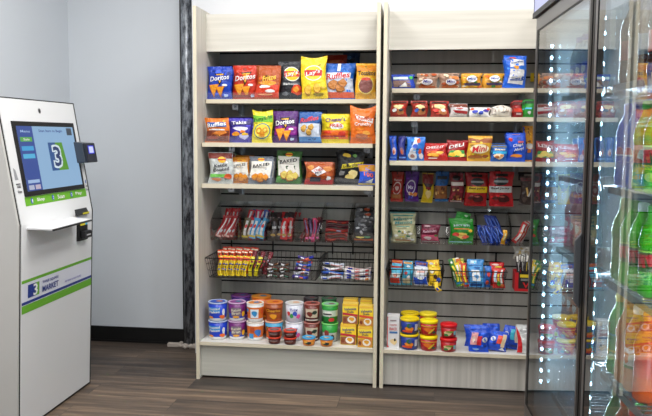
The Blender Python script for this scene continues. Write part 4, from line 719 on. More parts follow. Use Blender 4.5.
def cup2(uc, W, Y, desc, where, bands, layers, lid, lidL, bands2=None, layers2=None, lid2=None, h=None, grp=SG, rt=.86):
    lb = two(desc, where)
    stack(uc, 300, 334, Y, W, [(lb[0], bands2 or bands, layers2 or layers, lid2 or lid, ()), (lb[1], bands, layers, lid, lidL)], grp, hh=h or hC, r_taper=rt)
TOPL = lambda c, c2: [('E', 0, .5, .9, .46, c), ('B', .2, .55, .5, .2, 4, c2)]
cup2(218, .100, YC, 'blue frosted cereal cup with white base band', 'at the shelf left end', [(.17, W_), (1, (24, 62, 190))], [('R', -.9, .52, .3, .8, (60, 150, 220)), ('T', 'Frosted', -.25, .72, 1.0, .14, 6, W_), ('T', 'Flakes', -.25, .54, 1.0, .14, 6, W_), ('B', .6, .5, .16, .26, 3, (236, 236, 240)), ('B', .5, .26, .32, .12, 3, (240, 110, 40)), ('B', -.55, .22, .25, .07, 5, (240, 150, 50))], (176, 190, 220), TOPL((50, 90, 200), (226, 150, 90)))
cup2(237, .091, YC + .01, 'blue and violet raisin cereal cup', 'beside the frosted ones', [(.17, W_), (.45, (36, 74, 190)), (1, (110, 32, 110))], [('R', -.5, .3, .5, .8, (130, 110, 130)), ('T', 'Raisin', 0, .66, .95, .15, 5, (230, 226, 200)), ('T', 'Bran', 0, .48, .8, .15, 5, (230, 226, 200)), ('E', .75, .42, .2, .16, (244, 190, 40)), ('B', 0, .27, .4, .07, 4, (236, 170, 60))], (206, 170, 206), TOPL((150, 70, 150), (60, 150, 170)))
cup2(255.3, .090, YC + .005, 'orange and white cereal cup with a blue square', 'third from left', [(.2, W_), (.85, (226, 116, 44)), (1, W_)], [('R', -.4, .25, .4, .75, (226, 232, 236)), ('B', 0, .5, .32, .18, 3, (50, 140, 200)), ('R', -.9, .6, -.6, .76, (60, 150, 210)), ('R', .65, .5, .9, .8, (214, 80, 40))], (236, 226, 214), TOPL((230, 140, 60), (60, 150, 210)), layers2=[('R', -.6, .14, -.1, .42, (60, 150, 210)), ('B', .35, .48, .4, .22, 3, (60, 120, 200)), ('R', -.4, .5, .0, .8, (190, 80, 40))])
cup2(274, .094, YC + .036, 'brown-orange oat cereal cup', 'behind the red-lidded tubs', [(.12, (190, 90, 40)), (1, (158, 76, 28))], [('R', -.8, .5, .8, .78, (130, 50, 20)), ('T', 'Cheerios', 0, .64, 1.4, .18, 0, (246, 180, 60)), ('B', 0, .3, .4, .16, 3, (236, 160, 40))], (220, 130, 90), TOPL((236, 140, 30), (200, 60, 30)), bands2=[(.12, W_), (.5, (226, 120, 50)), (1, (70, 160, 200))], lid2=(240, 190, 160))
cup2(294.5, .094, YC + .036, 'white cereal cup with coloured dots', 'behind the second red-lidded tubs', [(1, (214, 216, 226))], [('B', -.5, .5, .2, .14, 3, (214, 60, 60)), ('B', -.2, .4, .2, .14, 4, (60, 160, 80)), ('B', .1, .5, .2, .14, 5, (60, 90, 200)), ('B', .4, .36, .2, .14, 6, (226, 90, 150)), ('T', 'Trix', 0, .74, .7, .16, 4, (60, 60, 150))], (226, 226, 230), TOPL((226, 220, 210), (236, 170, 120)), rt=.92)
cup2(312, .082, YC + .036, 'dark red noodle cup with a cream label', 'behind the left blue-lidded tub', [(.3, (90, 26, 26)), (1, (110, 40, 32))], [('R', -.7, .3, .7, .8, (214, 196, 170)), ('B', -.2, .5, .4, .16, 3, (120, 50, 40)), ('B', .3, .6, .3, .12, 6, (40, 60, 50)), ('R', -.8, .12, .8, .2, (200, 190, 180))], (190, 120, 110), TOPL((150, 60, 50), (40, 40, 44)))
cup2(330, .086, YC + .036, 'green and white noodle cup', 'behind the right blue-lidded tub', [(.4, (30, 130, 50)), (.75, (206, 222, 206)), (1, (40, 150, 60))], [('B', -.1, .55, .5, .16, 3, (236, 236, 226)), ('B', .2, .24, .4, .12, 4, (214, 60, 60)), ('R', -.7, .5, .2, .58, (60, 60, 60))], (130, 220, 120), TOPL((150, 190, 170), (120, 60, 60)), bands2=[(.55, (190, 196, 196)), (1, (50, 160, 70))], layers2=[('B', -.3, .5, .3, .24, 3, (150, 60, 50)), ('B', .3, .3, .3, .18, 4, (60, 60, 60))])
# back row
for uc, W, c, lid, ll, d in [(241, .105, (70, 40, 120), (110, 60, 140), TOPL((130, 60, 120), (60, 90, 160)), 'violet cereal cup in the back row behind the raisin cereal'), (261.5, .105, (220, 110, 40), (236, 140, 40), TOPL((240, 150, 50), (60, 140, 200)), 'orange cereal cup in the row behind the white ones'), (311, .08, (50, 40, 44), (70, 60, 66), TOPL((90, 90, 96), (150, 50, 50)), 'black noodle cup in the back row behind the dark red ones'), (329, .08, (40, 90, 56), (60, 120, 80), TOPL((80, 100, 90), (170, 60, 60)), 'dark green noodle cup in the back row behind the green ones')]:
    stack(uc, 300, 330, .235, W, [(d + ', lower', [(1, c)], [], lid, ()), (d + ', upper', [(1, c)], [], lid, ll)], 'back row of cups on the bottom shelf of the left unit', hh=hC * 1.02)
# front tubs
def tubs(uc, Y, W, n, h, body, lid, layers, lbls, grp, dome=0, lidL=(), lid_t=.007):
    x = at(uc, 335, Y).x; z = ZS
    for k in range(n):
        o = cup_mesh(W / 2 * .86, W / 2 * .97, h, [(1, body)], layers).build('snack_tub'); o.location = (x, Y, z); tag(o, lbls[k], 'tub', grp)
        lid_mesh(W / 2 + .001, h, lid_t, lid, lidL, dome).build('lid', o); z += h + lid_t + dome * 1.0 + .0006
FT = 'small front tubs on the bottom shelf of the left unit'
for uc, wh in ((274.5, 'left'), (290.3, 'right')):
    tubs(uc, .032, .066, 2, .028, (72, 30, 26), (222, 66, 40), [('R', -.9, .2, .9, .85, (84, 34, 28)), ('B', 0, .5, .5, .2, 3, (120, 70, 60)), ('R', -.5, .62, .5, .7, (180, 170, 170))], ['dark brown dip tub with a red lid, lower of the %s pair' % wh, 'dark brown dip tub with a red lid, upper of the %s pair' % wh], FT, lidL=[('E', 0, .5, .85, .42, (100, 56, 44)), ('B', 0, .5, .5, .15, 3, (160, 120, 110))], lid_t=.008)
for uc, wh in ((308.8, 'left of the two'), (326.6, 'right of the two')):
    tubs(uc, .03, .068, 1, .034, (214, 128, 40), (60, 160, 214), [('B', 0, .45, .6, .24, 3, (40, 60, 60)), ('B', -.3, .6, .3, .14, 4, (246, 190, 80)), ('R', .4, .3, .8, .7, (226, 150, 60))], ['orange peanut butter tub with a light blue lid, ' + wh], FT, lidL=[('B', 0, .5, .6, .24, 3, (214, 196, 170)), ('B', .2, .45, .3, .1, 5, (190, 110, 60))])
# macaroni cartons
def macs(u0, u1, z, Y, label, red=(190, 40, 60), h=.104):
    x0 = at(u0, 335, Y).x; x1 = at(u1, 335, Y).x; w = x1 - x0
    o = carton_mesh(w, h, .055, (250, 214, 44), [('R', -.96, .72, .96, .97, (252, 222, 70)), ('R', -.96, .9, .96, .98, (244, 190, 70)), ('T', 'Velveeta', 0, .76, 1.6, .13, 4, (30, 50, 130)), ('T', 'Shells', 0, .62, .9, .09, 0, (60, 50, 90)), ('P', [(-.98, .46), (.98, .4), (.98, .5), (-.98, .58)], red), ('R', -.96, .03, .96, .4, (206, 140, 60) if red[0] > 190 else (150, 90, 60)), ('E', .2, .24, .55, .17, (240, 232, 220)), ('B', .2, .26, .42, .11, 3, (226, 160, 40)), ('B', -.7, .2, .2, .1, 5, (130, 60, 30))], topc=(244, 206, 90)).build('macaroni_carton')
    o.location = ((x0 + x1) / 2, Y + .0275, z + .0006); o.rotation_euler.z = rnd.uniform(-.01, .01); tag(o, label, 'carton', 'yellow macaroni cartons on the bottom shelf'); return o
MH = .104
macs(340.5, 356, ZS, .055, 'yellow macaroni carton with a bowl picture, lower left of the four')
macs(342.3, 357.6, ZS + MH + .001, .062, 'yellow macaroni carton with a bowl picture, upper left of the four')
macs(357.8, 372.6, ZS, .02, 'yellow macaroni carton with a bowl picture, lower right of the four', (226, 110, 60))
macs(358.9, 373.0, ZS + MH + .001, .025, 'yellow macaroni carton with a bowl picture, upper right of the four', (226, 80, 50))
for k, (a, b, d) in enumerate([(343, 357, 'left'), (360, 371.5, 'right')]):
    o = macs(a, b, ZS, .17, 'yellow macaroni carton in the back row, lower %s' % d); o = macs(a, b, ZS + MH + .001, .17, 'yellow macaroni carton in the back row, upper %s' % d)

# ============================================================ BOTTOM SHELF, RIGHT UNIT
def tall_carton():
    Y = .03; x0 = at(386.8, 348, Y).x; x1 = at(399, 348, Y).x; w = x1 - x0; h = at(393, 316, Y).z - ZS
    q = carton_mesh(w, h, .06, (224, 222, 222), [('R', -.98, .02, -.86, .98, (206, 50, 50)), ('T', 'TOASTED', 0, .72, 1.2, .05, 0, (190, 60, 60)), ('T', 'SNACK', 0, .6, 1.3, .09, 0, (200, 40, 44)), ('R', -.6, .46, .7, .52, (60, 110, 170)), ('B', .1, .2, .7, .1, 3, (236, 206, 150)), ('B', .3, .27, .2, .05, 4, (60, 50, 40)), ('R', -.5, .85, .5, .88, (150, 130, 130)), ('B', -.8, .05, .12, .03, 3, R_)], 'card')
    o = q.build('snack_carton'); o.location = ((x0 + x1) / 2, Y + .03, ZS); tag(o, 'tall white snack carton with red lettering, leftmost on the bottom shelf of the right unit', 'carton')
tall_carton()
RG = 'lidded tubs on the bottom shelf of the right unit'
dk = [('B', 0, .42, .5, .2, 3, (240, 140, 40)), ('E', 0, .68, .25, .18, (50, 110, 60)), ('B', .1, .7, .2, .12, 4, (60, 90, 150)), ('R', .5, .3, .85, .8, (206, 214, 230)), ('B', -.2, .25, .5, .1, 5, (222, 80, 40))]
def rtubs(uc, vt, Y, W, h, body, lid, layers, lb, lid_t, dome=0, n=2): tubs(uc, Y, W, n, h, body, lid, layers, lb, RG, dome, [('B', 0, .5, .5, .2, 4, tuple(min(255, c + 20) for c in lid))], lid_t)
rtubs(409.4, 317, .045, .093, .066, (26, 52, 140), (240, 208, 20), dk, ['dark blue macaroni tub with a yellow lid, lower of the front pair', 'dark blue macaroni tub with a yellow lid, upper of the front pair'], .012)
rtubs(409.6, 311, .16, .094, .066, (26, 52, 140), (232, 200, 24), dk, ['dark blue macaroni tub with a yellow lid, lower of the back pair', 'dark blue macaroni tub with a yellow lid, upper of the back pair'], .012)
rd = [('B', -.1, .5, .5, .22, 3, (232, 120, 40)), ('P', [(-.1, .2), (.1, .2), (.6, .6), (.5, .7)], (230, 200, 60)), ('B', .5, .3, .25, .12, 4, (60, 90, 70)), ('R', -.8, .75, .8, .85, (226, 170, 50))]
rtubs(428.8, 320, .04, .089, .058, (190, 34, 40), (244, 220, 20), rd, ['red soup tub with a domed yellow lid, lower of the front pair', 'red soup tub with a domed yellow lid, upper of the front pair'], .014, .006)
rtubs(427.8, 315, .15, .088, .064, (190, 34, 40), (236, 212, 40), rd, ['red soup tub with a domed yellow lid, lower of the back pair', 'red soup tub with a domed yellow lid, upper of the back pair'], .014, .004)
rr_ = [('B', -.1, .45, .5, .24, 3, (226, 206, 150)), ('B', -.3, .3, .3, .14, 4, (60, 130, 70)), ('R', .5, .3, .8, .7, (120, 190, 200)), ('B', .1, .62, .4, .08, 5, (120, 160, 60))]
rtubs(448.6, 322, .035, .082, .05, (176, 26, 34), (206, 24, 30), rr_, ['red ravioli tub with a domed red lid, lower of the pair', 'red ravioli tub with a domed red lid, upper of the pair'], .015, .006)
# blue pouches leaning in a row
PG = 'blue snack pouches on the bottom shelf of the right unit'
def bluep(u0, u1, vt, Y, label, layers, tilt=0, lean=14, base=(28, 76, 200)):
    p0 = at(u0, 350, Y); p1 = at(u1, 350, Y); h = at((u0 + u1) / 2, vt, Y + .02).z - ZS
    return put(bag_mesh(p1.x - p0.x, h * 1.02, .03, base, layers, sd=hash_(label), waist=.02), 'snack_pouch', label, 'snack pouch', ((p0.x + p1.x) / 2, Y, ZS + .001 + abs(math.sin(math.radians(tilt))) * .05), (-math.radians(lean), math.radians(tilt), rnd.uniform(-.1, .1)), PG)
LOGO = lambda x, y: [('E', x, y, .26, .12, W_), ('E', x - .04, y + .03, .1, .045, (90, 130, 226)), ('E', x + .06, y - .04, .1, .045, (90, 130, 226))]
bluep(468.5, 488.5, 330, .02, 'blue pouch with a pink window and red label, leftmost in the front row of blue pouches', [('R', -.8, .3, -.15, .85, (226, 160, 160)), ('R', -.15, .3, .3, .7, (206, 40, 50)), ('B', -.5, .55, .2, .15, 3, (240, 214, 200))] + LOGO(.62, .55) + [('B', -.3, .12, .4, .04, 3, (150, 190, 240))], tilt=2)
bluep(487, 506, 332, .045, 'blue pouch with a white badge and orange label, middle of the front row of blue pouches', LOGO(-.55, .58) + [('R', -.1, .36, .4, .78, (222, 66, 40)), ('R', .4, .2, .8, .85, (220, 196, 160)), ('P', [(.2, .06), (.9, .04), (.6, .2)], (240, 240, 240))], tilt=6)
bluep(501.5, 520.5, 327, .085, 'blue pouch with a turquoise and beige window, right in the row of blue pouches', LOGO(-.62, .6) + [('R', -.2, .4, .2, .85, (60, 180, 206)), ('R', .25, .3, .75, .85, (206, 190, 170)), ('R', -.2, .1, .5, .2, (30, 50, 130))], tilt=6)
bluep(465, 489, 325, .12, 'blue pouch standing in the back row behind the pink windowed one', [('R', -.8, .84, .8, .92, (50, 100, 220))], tilt=-2, lean=8)
bluep(482, 499, 323.5, .17, 'blue pouch at the very back of the row of blue pouches', [('R', -.7, .86, .8, .93, (40, 70, 170))], lean=6)
bluep(466, 480, 333, .16, 'small navy pouch at the back left of the row of blue pouches', [('B', 0, .5, .5, .1, 3, (90, 120, 190))], lean=6, base=(30, 60, 140))
bluep(517, 533, 325.5, .03, 'white pouch with a red side stripe, at the right end of the bottom shelf', [('P', [(-.95, .02), (-.3, .02), (-.6, .7), (-.95, .95)], (206, 28, 34)), ('B', .5, .4, .25, .07, 3, (60, 150, 60)), ('B', .6, .5, .2, .06, 4, (226, 110, 50)), ('R', -.3, .75, .7, .8, (170, 174, 176))], tilt=-2, lean=10, base=(206, 208, 208))

# ============================================================ SELF-CHECKOUT KIOSK
def kiosk():
    X0, Y0 = -.70, -.485; y0, y1 = -.83 - Y0, -.14 - Y0
    t = empty('checkout_kiosk', (X0, Y0, 0)); tag(t, 'white self-checkout kiosk with a tilted touch screen and green and blue stripes', 'kiosk')
    P = [(-.93, 0), (-.51, 0), (-.475, .885), (-.562, 1.413), (-.72, 1.413), (-.93, 1.18)]
    def prof(inset):
        # outline pulled back from the front by inset
        return [(p[0] - X0 - (inset if 0 < i < 5 else 0), p[1] - (inset * .6 if i in (3, 4, 5) else 0)) for i, p in enumerate(P)]
    q = MB(); q.poly_prism(prof(.004), 1, y0 + .014, y1 - .0, M_BLK); q.build('cabinet_core', t)
    q = MB(); q.poly_prism(prof(.007), 1, y0, y0 + .0138, mat((196, 194, 190), 'plastic', rough=.5)); q.build('side_panel', t)
    q = MB(); q.poly_prism(prof(.035), 1, y1, y1 + .012, mat((196, 194, 190), 'plastic', rough=.5)); q.build('side_panel', t)
    fx = lambda z: (-.51 + .035 * z / .885 if z < .885 else -.475 - (z - .885) * .087 / .528) - X0
    ya, yb = y0 + .0165, y1 - .022
    # front panel: one folded sheet
    q = MB(); q.poly_prism([(fx(.012) - .003, .012), (fx(.012) + .001, .012), (fx(.885) + .001, .885), (fx(1.405) + .001, 1.405), (fx(1.405) - .003, 1.405), (fx(.885) - .003, .885)], 1, ya, yb, M_WHITE)
    fp = q.build('front_panel', t)
    def surf(x, y, off=0):   # x: -1 near edge .. 1 far edge, y: height in metres
        return Vector((fx(y) + .0012 + off, (ya + yb) / 2 + x * (yb - ya) / 2, y))
    # printed stripes and lettering
    hw = (yb - ya) / 2; nx = lambda Y: (Y - Y0 - (ya + yb) / 2) / hw
    GR = (104, 176, 34); NV = (22, 52, 138); SK = lambda *L: list(L)
    def decal(name, layers, **k):
        m = MB(); decals(m, surf, layers, 'plastic', first=.0004, step=.00025); return m.build(name, fp)
    z1a, z1b = .640, .652
    dec = [('R', -1, .548, 1, .646, (222, 224, 236)), ('R', -1, .640, 1, .653, GR), ('R', -1, .549, 1, .561, NV), ('R', -1, .512, 1, .546, GR),
           ('P', [(nx(-.765), .572), (nx(-.70), .572), (nx(-.70), .628), (nx(-.765), .628)], NV), ('P', [(nx(-.70), .572), (nx(-.672), .572), (nx(-.672), .628), (nx(-.70), .628)], GR), ('T', '3', nx(-.705), .6, .11, .05, 0, W_),
           ('T', 'THREE SQUARE', nx(-.575), .617, .44, .014, 0, NV), ('T', 'MARKET', nx(-.575), .588, .44, .026, 0, NV), ('T', 'FRESH THINKING. CONVENIENTLY DELIVERED.', nx(-.36), .581, .5, .009, 0, (120, 120, 190))]
    decal('stripe_graphics', dec)
    # green strip under the screen
    def blk(c, cx, w): return [('E', nx(cx), .977, .028, .0125, (30, 70, 190))] + [('T', w, nx(cx + .072), .977, .2, .018, 0, W_)]
    decal('instruction_strip', [('R', nx(-.755), .958, nx(-.19), .996, GR)] + blk(0, -.70, 'Shop') + blk(0, -.52, 'Scan') + blk(0, -.345, 'Pay') + [('T', '1', nx(-.70), .977, .018, .014, 0, W_), ('T', '2', nx(-.52), .977, .022, .014, 0, W_), ('T', '3', nx(-.345), .977, .022, .014, 0, W_)])
    decal('scan_sticker', [('R', nx(-.80), 1.05, nx(-.765), 1.055, (90, 90, 96)), ('P', [(nx(-.80), 1.07), (nx(-.775), 1.07), (nx(-.785), 1.11), (nx(-.80), 1.12)], (150, 152, 156)), ('T', 'Scan', nx(-.782), 1.045, .09, .016, 0, (50, 50, 54)), ('T', 'Here', nx(-.782), 1.022, .09, .014, 0, (50, 50, 54))])
    decal('card_sticker', [('E', nx(-.175), 1.028, .016, .01, (40, 80, 170)), ('T', 'Card', nx(-.175), 1.008, .07, .013, 0, (60, 60, 66)), ('T', 'Here', nx(-.175), .99, .07, .012, 0, (60, 60, 66))])
    m = MB(); decals(m, surf, [('E', nx(-.50), 1.361, .045, .014, (190, 190, 192)), ('E', nx(-.50), 1.361, .030, .0098, (8, 8, 9))], 'plastic', first=.0006, step=.0004); m.build('camera_eye', t)
    # screen: black bezel and lit display
    sa, sb, za, zb = -.752, -.205, .998, 1.312
    q = MB(); b0 = len(q.v)
    def P3(Y, z, off): return (fx(z) + .0012 + off, Y - Y0, z)
    for off in (0, .006): q.v += [P3(sa, za, off), P3(sb, za, off), P3(sb, zb, off), P3(sa, zb, off)]
    for f in ((4, 5, 6, 7), (0, 4, 7, 3), (1, 2, 6, 5), (0, 1, 5, 4), (3, 7, 6, 2)): q.face([b0 + i for i in f], M_BLK)
    bz = q.build('screen_bezel', t)
    d = MB(); u0, u1, w0, w1 = sa + .022, sb - .020, za + .02, zb - .02
    cu = lambda f: u0 + (u1 - u0) * f; cw = lambda f: w0 + (w1 - w0) * f
    def ss(x, y, off=0):
        z = cw(y); return Vector((fx(z) + .0012 + .0064 + off, cu((x + 1) / 2) - Y0, z))
    BL = (150, 190, 228); ND = (38, 74, 160)
    L = [('R', -1, 0, 1, 1, BL), ('R', -1, 0, -.50, 1, ND), ('R', -.94, .76, -.56, .83, (90, 180, 70)), ('R', -.94, .62, -.56, .69, (60, 170, 230)), ('R', -.94, .50, -.56, .57, (80, 190, 236)), ('R', -.94, .12, -.56, .17, (170, 200, 240)), ('R', -.94, .02, -.77, .09, (190, 196, 220)), ('R', -.73, .02, -.56, .09, (206, 190, 210)),
         ('T', 'Menu', -.75, .92, .3, .04, 0, (170, 200, 240)), ('T', 'Sale', -.75, .795, .2, .035, 0, W_), ('T', 'Scan Item to Begin', .12, .925, .85, .055, 0, (40, 70, 150)),
         ('R', .72, .86, .92, .98, (60, 70, 84)), ('P', [(-.06, .28), (.22, .28), (.22, .74), (-.06, .74)], (30, 84, 150)), ('P', [(.2, .28), (.56, .28), (.46, .74), (.2, .74)], (90, 160, 30)),
         ] + [('T', '3', .2 + dx, .51 + dy, .27, .34, 0, (225, 240, 250)) for dx in (-.035, 0, .035) for dy in (-.025, .025)] + [('T', '3', .2, .51, .26, .33, 0, (26, 54, 112))]
    for i, l in enumerate(L): decals(d, ss, [l[:-1] + (mat(l[-1], 'emit', e=.8),)], first=.0002 + .0001 * i)
    d.build('display', bz)
    # tray
    q = MB(); q.poly_prism([(fx(.87), -.775 - Y0), (-.352 - X0, -.79 - Y0), (-.360 - X0, -.42 - Y0), (fx(.87), -.36 - Y0)], 2, .864, .872, M_WHITE); tr = q.build('bagging_tray', t, bevel=.001)
    q = MB(); q.tube([(-.351 - X0, -.79 - Y0, .866), (-.359 - X0, -.42 - Y0, .866), (-.359 - X0 - .06, -.385 - Y0, .866)], .0045, M_BLK); q.build('edge_trim', tr)
    # bill acceptor below the tray and the receipt slot above it
    q = MB(); q.box(.205, .238, -.325 - Y0, -.235 - Y0, .752, .852, M_BLK); pr = q.build('bill_acceptor', t, bevel=.004)
    q = MB(); q.box(.238, .262, -.315 - Y0, -.245 - Y0, .765, .80, mat((26, 27, 30), 'black')); q.build('slot_bezel', pr, bevel=.004)
    q = MB(); q.box(.262, .2635, -.30 - Y0, -.26 - Y0, .778, .784, mat((190, 192, 196), 'plastic')); q.build('slot', pr)
    q = MB(); q.box(.238, .241, -.315 - Y0, -.27 - Y0, .826, .842, mat((222, 204, 30), 'card')); q.box(.238, .241, -.27 - Y0, -.245 - Y0, .826, .842, mat((90, 190, 226), 'card')); q.build('warning_label', pr)
    q = MB(); q.poly_prism([(.205, .875), (.240, .875), (.225, .905), (.205, .902)], 1, -.34 - Y0, -.22 - Y0, mat((40, 42, 44), 'black')); q.box(.240, .242, -.29 - Y0, -.225 - Y0, .878, .886, mat((206, 196, 40), 'card')); q.build('receipt_slot', t)
    # card reader: a block on the slanted panel, its lit face turned outwards
    xr0 = fx(1.12)
    q = MB(); q.poly_prism([(xr0, 1.12), (xr0 + .052, 1.122), (xr0 + .036, 1.218), (fx(1.22), 1.222)], 1, -.240 - Y0, -.150 - Y0, mat((62, 68, 78), 'plastic')); cr = q.build('card_reader', t, bevel=.004)
    q = MB(); q.poly_prism([(xr0 + .054, 1.121), (xr0 + .066, 1.124), (xr0 + .050, 1.217), (xr0 + .038, 1.219)], 1, -.243 - Y0, -.135 - Y0, mat((30, 32, 44), 'plastic')); q.build('reader_face', cr, bevel=.005)
    def rs(x, y, off=0): return Vector((xr0 + .066 - .016 * (y - 1.124) / .093 + off, x - Y0, y))
    q = MB(); decals(q, rs, [('R', -.222, 1.165, -.158, 1.205, mat((50, 60, 226), 'emit', e=.8)), ('R', -.213, 1.170, -.167, 1.200, mat((200, 206, 255), 'emit', e=1.1))], first=.0006, step=.0006); q.build('reader_screen', cr)
kiosk()

# ============================================================ GLASS-DOOR COOLER
OX, OY, TH = 1.566, -.728, math.radians(2.99)
def fw(a, d, z): # along the face towards the camera, depth, height -> world
    return Vector((OX + math.sin(TH) * a + math.cos(TH) * d, OY - math.cos(TH) * a + math.sin(TH) * d, z))
def cooler():
    t = empty('glass_door_cooler', (OX, OY, 0), (0, 0, TH)); tag(t, 'black upright glass-door drink cooler with lit sign header, at the right edge', 'cooler')
    CAB = mat((22, 23, 26), 'black'); ALU = mat((150, 150, 152), 'metal', rough=.42); LIN = mat((118, 134, 144), 'paint', rough=.45)
    DKG = mat((70, 72, 76), 'plastic', rough=.4)
    Wd = 1.62; D = .72
    bx_ = lambda q, a0, a1, d0, d1, z0, z1, m: q.box(d0, d1, -a1, -a0, z0, z1, m)
    q = MB(); bx_(q, -.028, .0, .02, D, .0, 2.0, CAB); bx_(q, Wd - .03, Wd, .02, D, 0, 2.0, CAB); bx_(q, 0, Wd - .03, D - .03, D, 0, 2.0, CAB); bx_(q, 0, Wd - .03, .02, D - .03, 0, .16, CAB); bx_(q, 0, Wd - .03, .02, D - .03, 1.70, 2.0, CAB)
    q.build('cabinet', t)
    q = MB(); bx_(q, 0, .004, .03, D - .03, .16, 1.70, LIN); bx_(q, Wd - .034, Wd - .03, .03, D - .03, .16, 1.70, LIN); bx_(q, .004, Wd - .034, D - .034, D - .03, .16, 1.7, LIN); bx_(q, .004, Wd - .034, .03, D - .034, .16, .165, LIN); bx_(q, .004, Wd - .034, .03, D - .034, 1.695, 1.70, LIN)
    q.build('liner', t)
    q = MB()
    for k in range(9): bx_(q, .02, Wd - .05, .008, .02, .02 + .015 * k, .028 + .015 * k, CAB)
    q.build('base_grille', t)
    # header sign
    q = MB(); bx_(q, -.03, Wd, -.016, .02, 1.703, 1.722, CAB); bx_(q, -.03, -.018, -.012, .02, 1.722, 2.0, mat((30, 50, 120), 'plastic')); bx_(q, -.012, Wd, -.012, .02, 1.985, 2.0, CAB); bx_(q, Wd - .02, Wd, -.012, .02, 1.722, 1.985, CAB); sg = q.build('sign_frame', t)
    q = MB(); bx_(q, -.017, Wd - .021, -.0115, .012, 1.723, 1.984, mat((196, 200, 236), 'emit', e=1.0)); q.build('sign_panel', sg)
    def door(a0, a1, hinge, name_glass='glass'):
        z0, z1 = .165, 1.70; sw = .036; d0, d1 = -.004, .014
        m0, m1 = (ALU, M_BLK) if a0 < 0 else (M_BLK, ALU)      # outer and inner half of the far stile
        q = MB(); bx_(q, a0, a0 + sw * .4, d0, d1, z0, z1, m0); bx_(q, a1 - sw * .6, a1, d0, d1, z0, z1, M_BLK); bx_(q, a0 + sw * .4, a1 - sw * .6, d0, d1, z1 - .044, z1, ALU); bx_(q, a0 + sw * .4, a1 - sw * .6, d0, d1, z0, z0 + .05, ALU)
        dr = q.build('door', t)
        q = MB(); bx_(q, a0 + sw * .4, a0 + sw, d0 + .001, d1 + .002, z0 + .05, z1 - .044, m1); bx_(q, a1 - sw, a1 - sw * .6, d0 + .001, d1 + .002, z0 + .05, z1 - .044, ALU)
        q.build('inner_frame', dr)
        q = MB(); bx_(q, a0 + sw, a1 - sw, d0 + .001, d1 + .002, z1 - .050, z1 - .044, M_BLK); bx_(q, a0 + sw, a1 - sw, d0 + .001, d1 + .002, z0 + .05, z0 + .056, M_BLK)
        for aa in (a0 + sw, a1 - sw - .002): bx_(q, aa, aa + .002, d0 + .001, d1 + .002, z0 + .056, z1 - .05, M_BLK)
        q.build('gasket', dr)
        for dd in (-.001, .013):
            q = MB(); q.v += [(dd, -(a0 + sw), z0 + .056), (dd, -(a1 - sw), z0 + .056), (dd, -(a1 - sw), z1 - .05), (dd, -(a0 + sw), z1 - .05)]; q.face((0, 1, 2, 3), M_GLASS); q.build('glass_pane', dr)
        if hinge:
            q = MB(); ha = hinge; q.poly_prism([(-.004, .77), (-.020, .79), (-.022, .965), (-.004, .988)], 1, -(ha + .010), -(ha - .004), DKG); q.build('handle', dr, bevel=.002)
        return dr
    door(-.01, .776, .745); door(.790, 1.575, None)
    # mullion between the doors
    q = MB(); bx_(q, .742, .79, .015, .024, .165, 1.70, CAB); q.build('mullion', t)
    # LED strips
    led = mat((196, 232, 255), 'emit', e=34.0)
    def strip(a, d, z0=.33, z1=1.60, power=10, sgn=1):
        q = MB(); q.box(d - .006, d + .006, -a - .002 * sgn - .0001, -a + .006 * sgn, z0 - .02, z1 + .03, LIN); s_ = q.build('led_strip', t)
        q = MB(); n = int((z1 - z0) / .042)
        for k in range(n + 1):
            z = z0 + k * .042; q.lathe([(.001, z - .0065), (.004, z - .004), (.0052, z), (.004, z + .004), (.001, z + .0065)], led, 8, d, -a - .008 * sgn)
        q.build('led', s_)
        ld = bpy.data.lights.new('led_light', 'AREA'); ld.shape = 'RECTANGLE'; ld.size = z1 - z0; ld.size_y = .012; ld.energy = power; ld.color = (.80, .92, 1)
        lo = bpy.data.objects.new('led_light', ld); C.objects.link(lo); lo.parent = s_; lo.location = (d + .008, -a - .004 * sgn, (z0 + z1) / 2)
        zax = -Vector((1, -.22 if sgn > 0 else 1.6, 0)).normalized(); xax = Vector((0, 0, 1)); yax = zax.cross(xax)     # shines into the cabinet
        lo.rotation_mode = 'QUATERNION'; lo.rotation_quaternion = Matrix((xax, yax, zax)).transposed().to_quaternion()
    strip(.06, .040); strip(.716, .043); strip(1.56, .043, power=16, sgn=-1)  # the third strip, out of view, is added to light the bottle fronts
    # shelves: wire deck and pale price strip
    for z in (1.395, 1.12, .865, .60, .33):
        for a0, a1 in ((.20, .74), (.80, 1.57)):
            q = MB()
            for k in range(int((a1 - a0) / .03) + 1): q.tube([(.055, -(a0 + .03 * k), z), (D - .06, -(a0 + .03 * k), z)], .0022, M_STEEL, 4)
            for dd in (.06, .25, .45, D - .06): q.tube([(dd, -a0, z - .004), (dd, -a1, z - .004)], .003, M_STEEL, 5)
            s_ = q.build('shelf', t)
            q = MB(); q.box(.050, .054, -a1, -a0, z - .014, z + .004, mat((86, 92, 98), 'plastic')); q.build('price_strip', s_)
cooler()

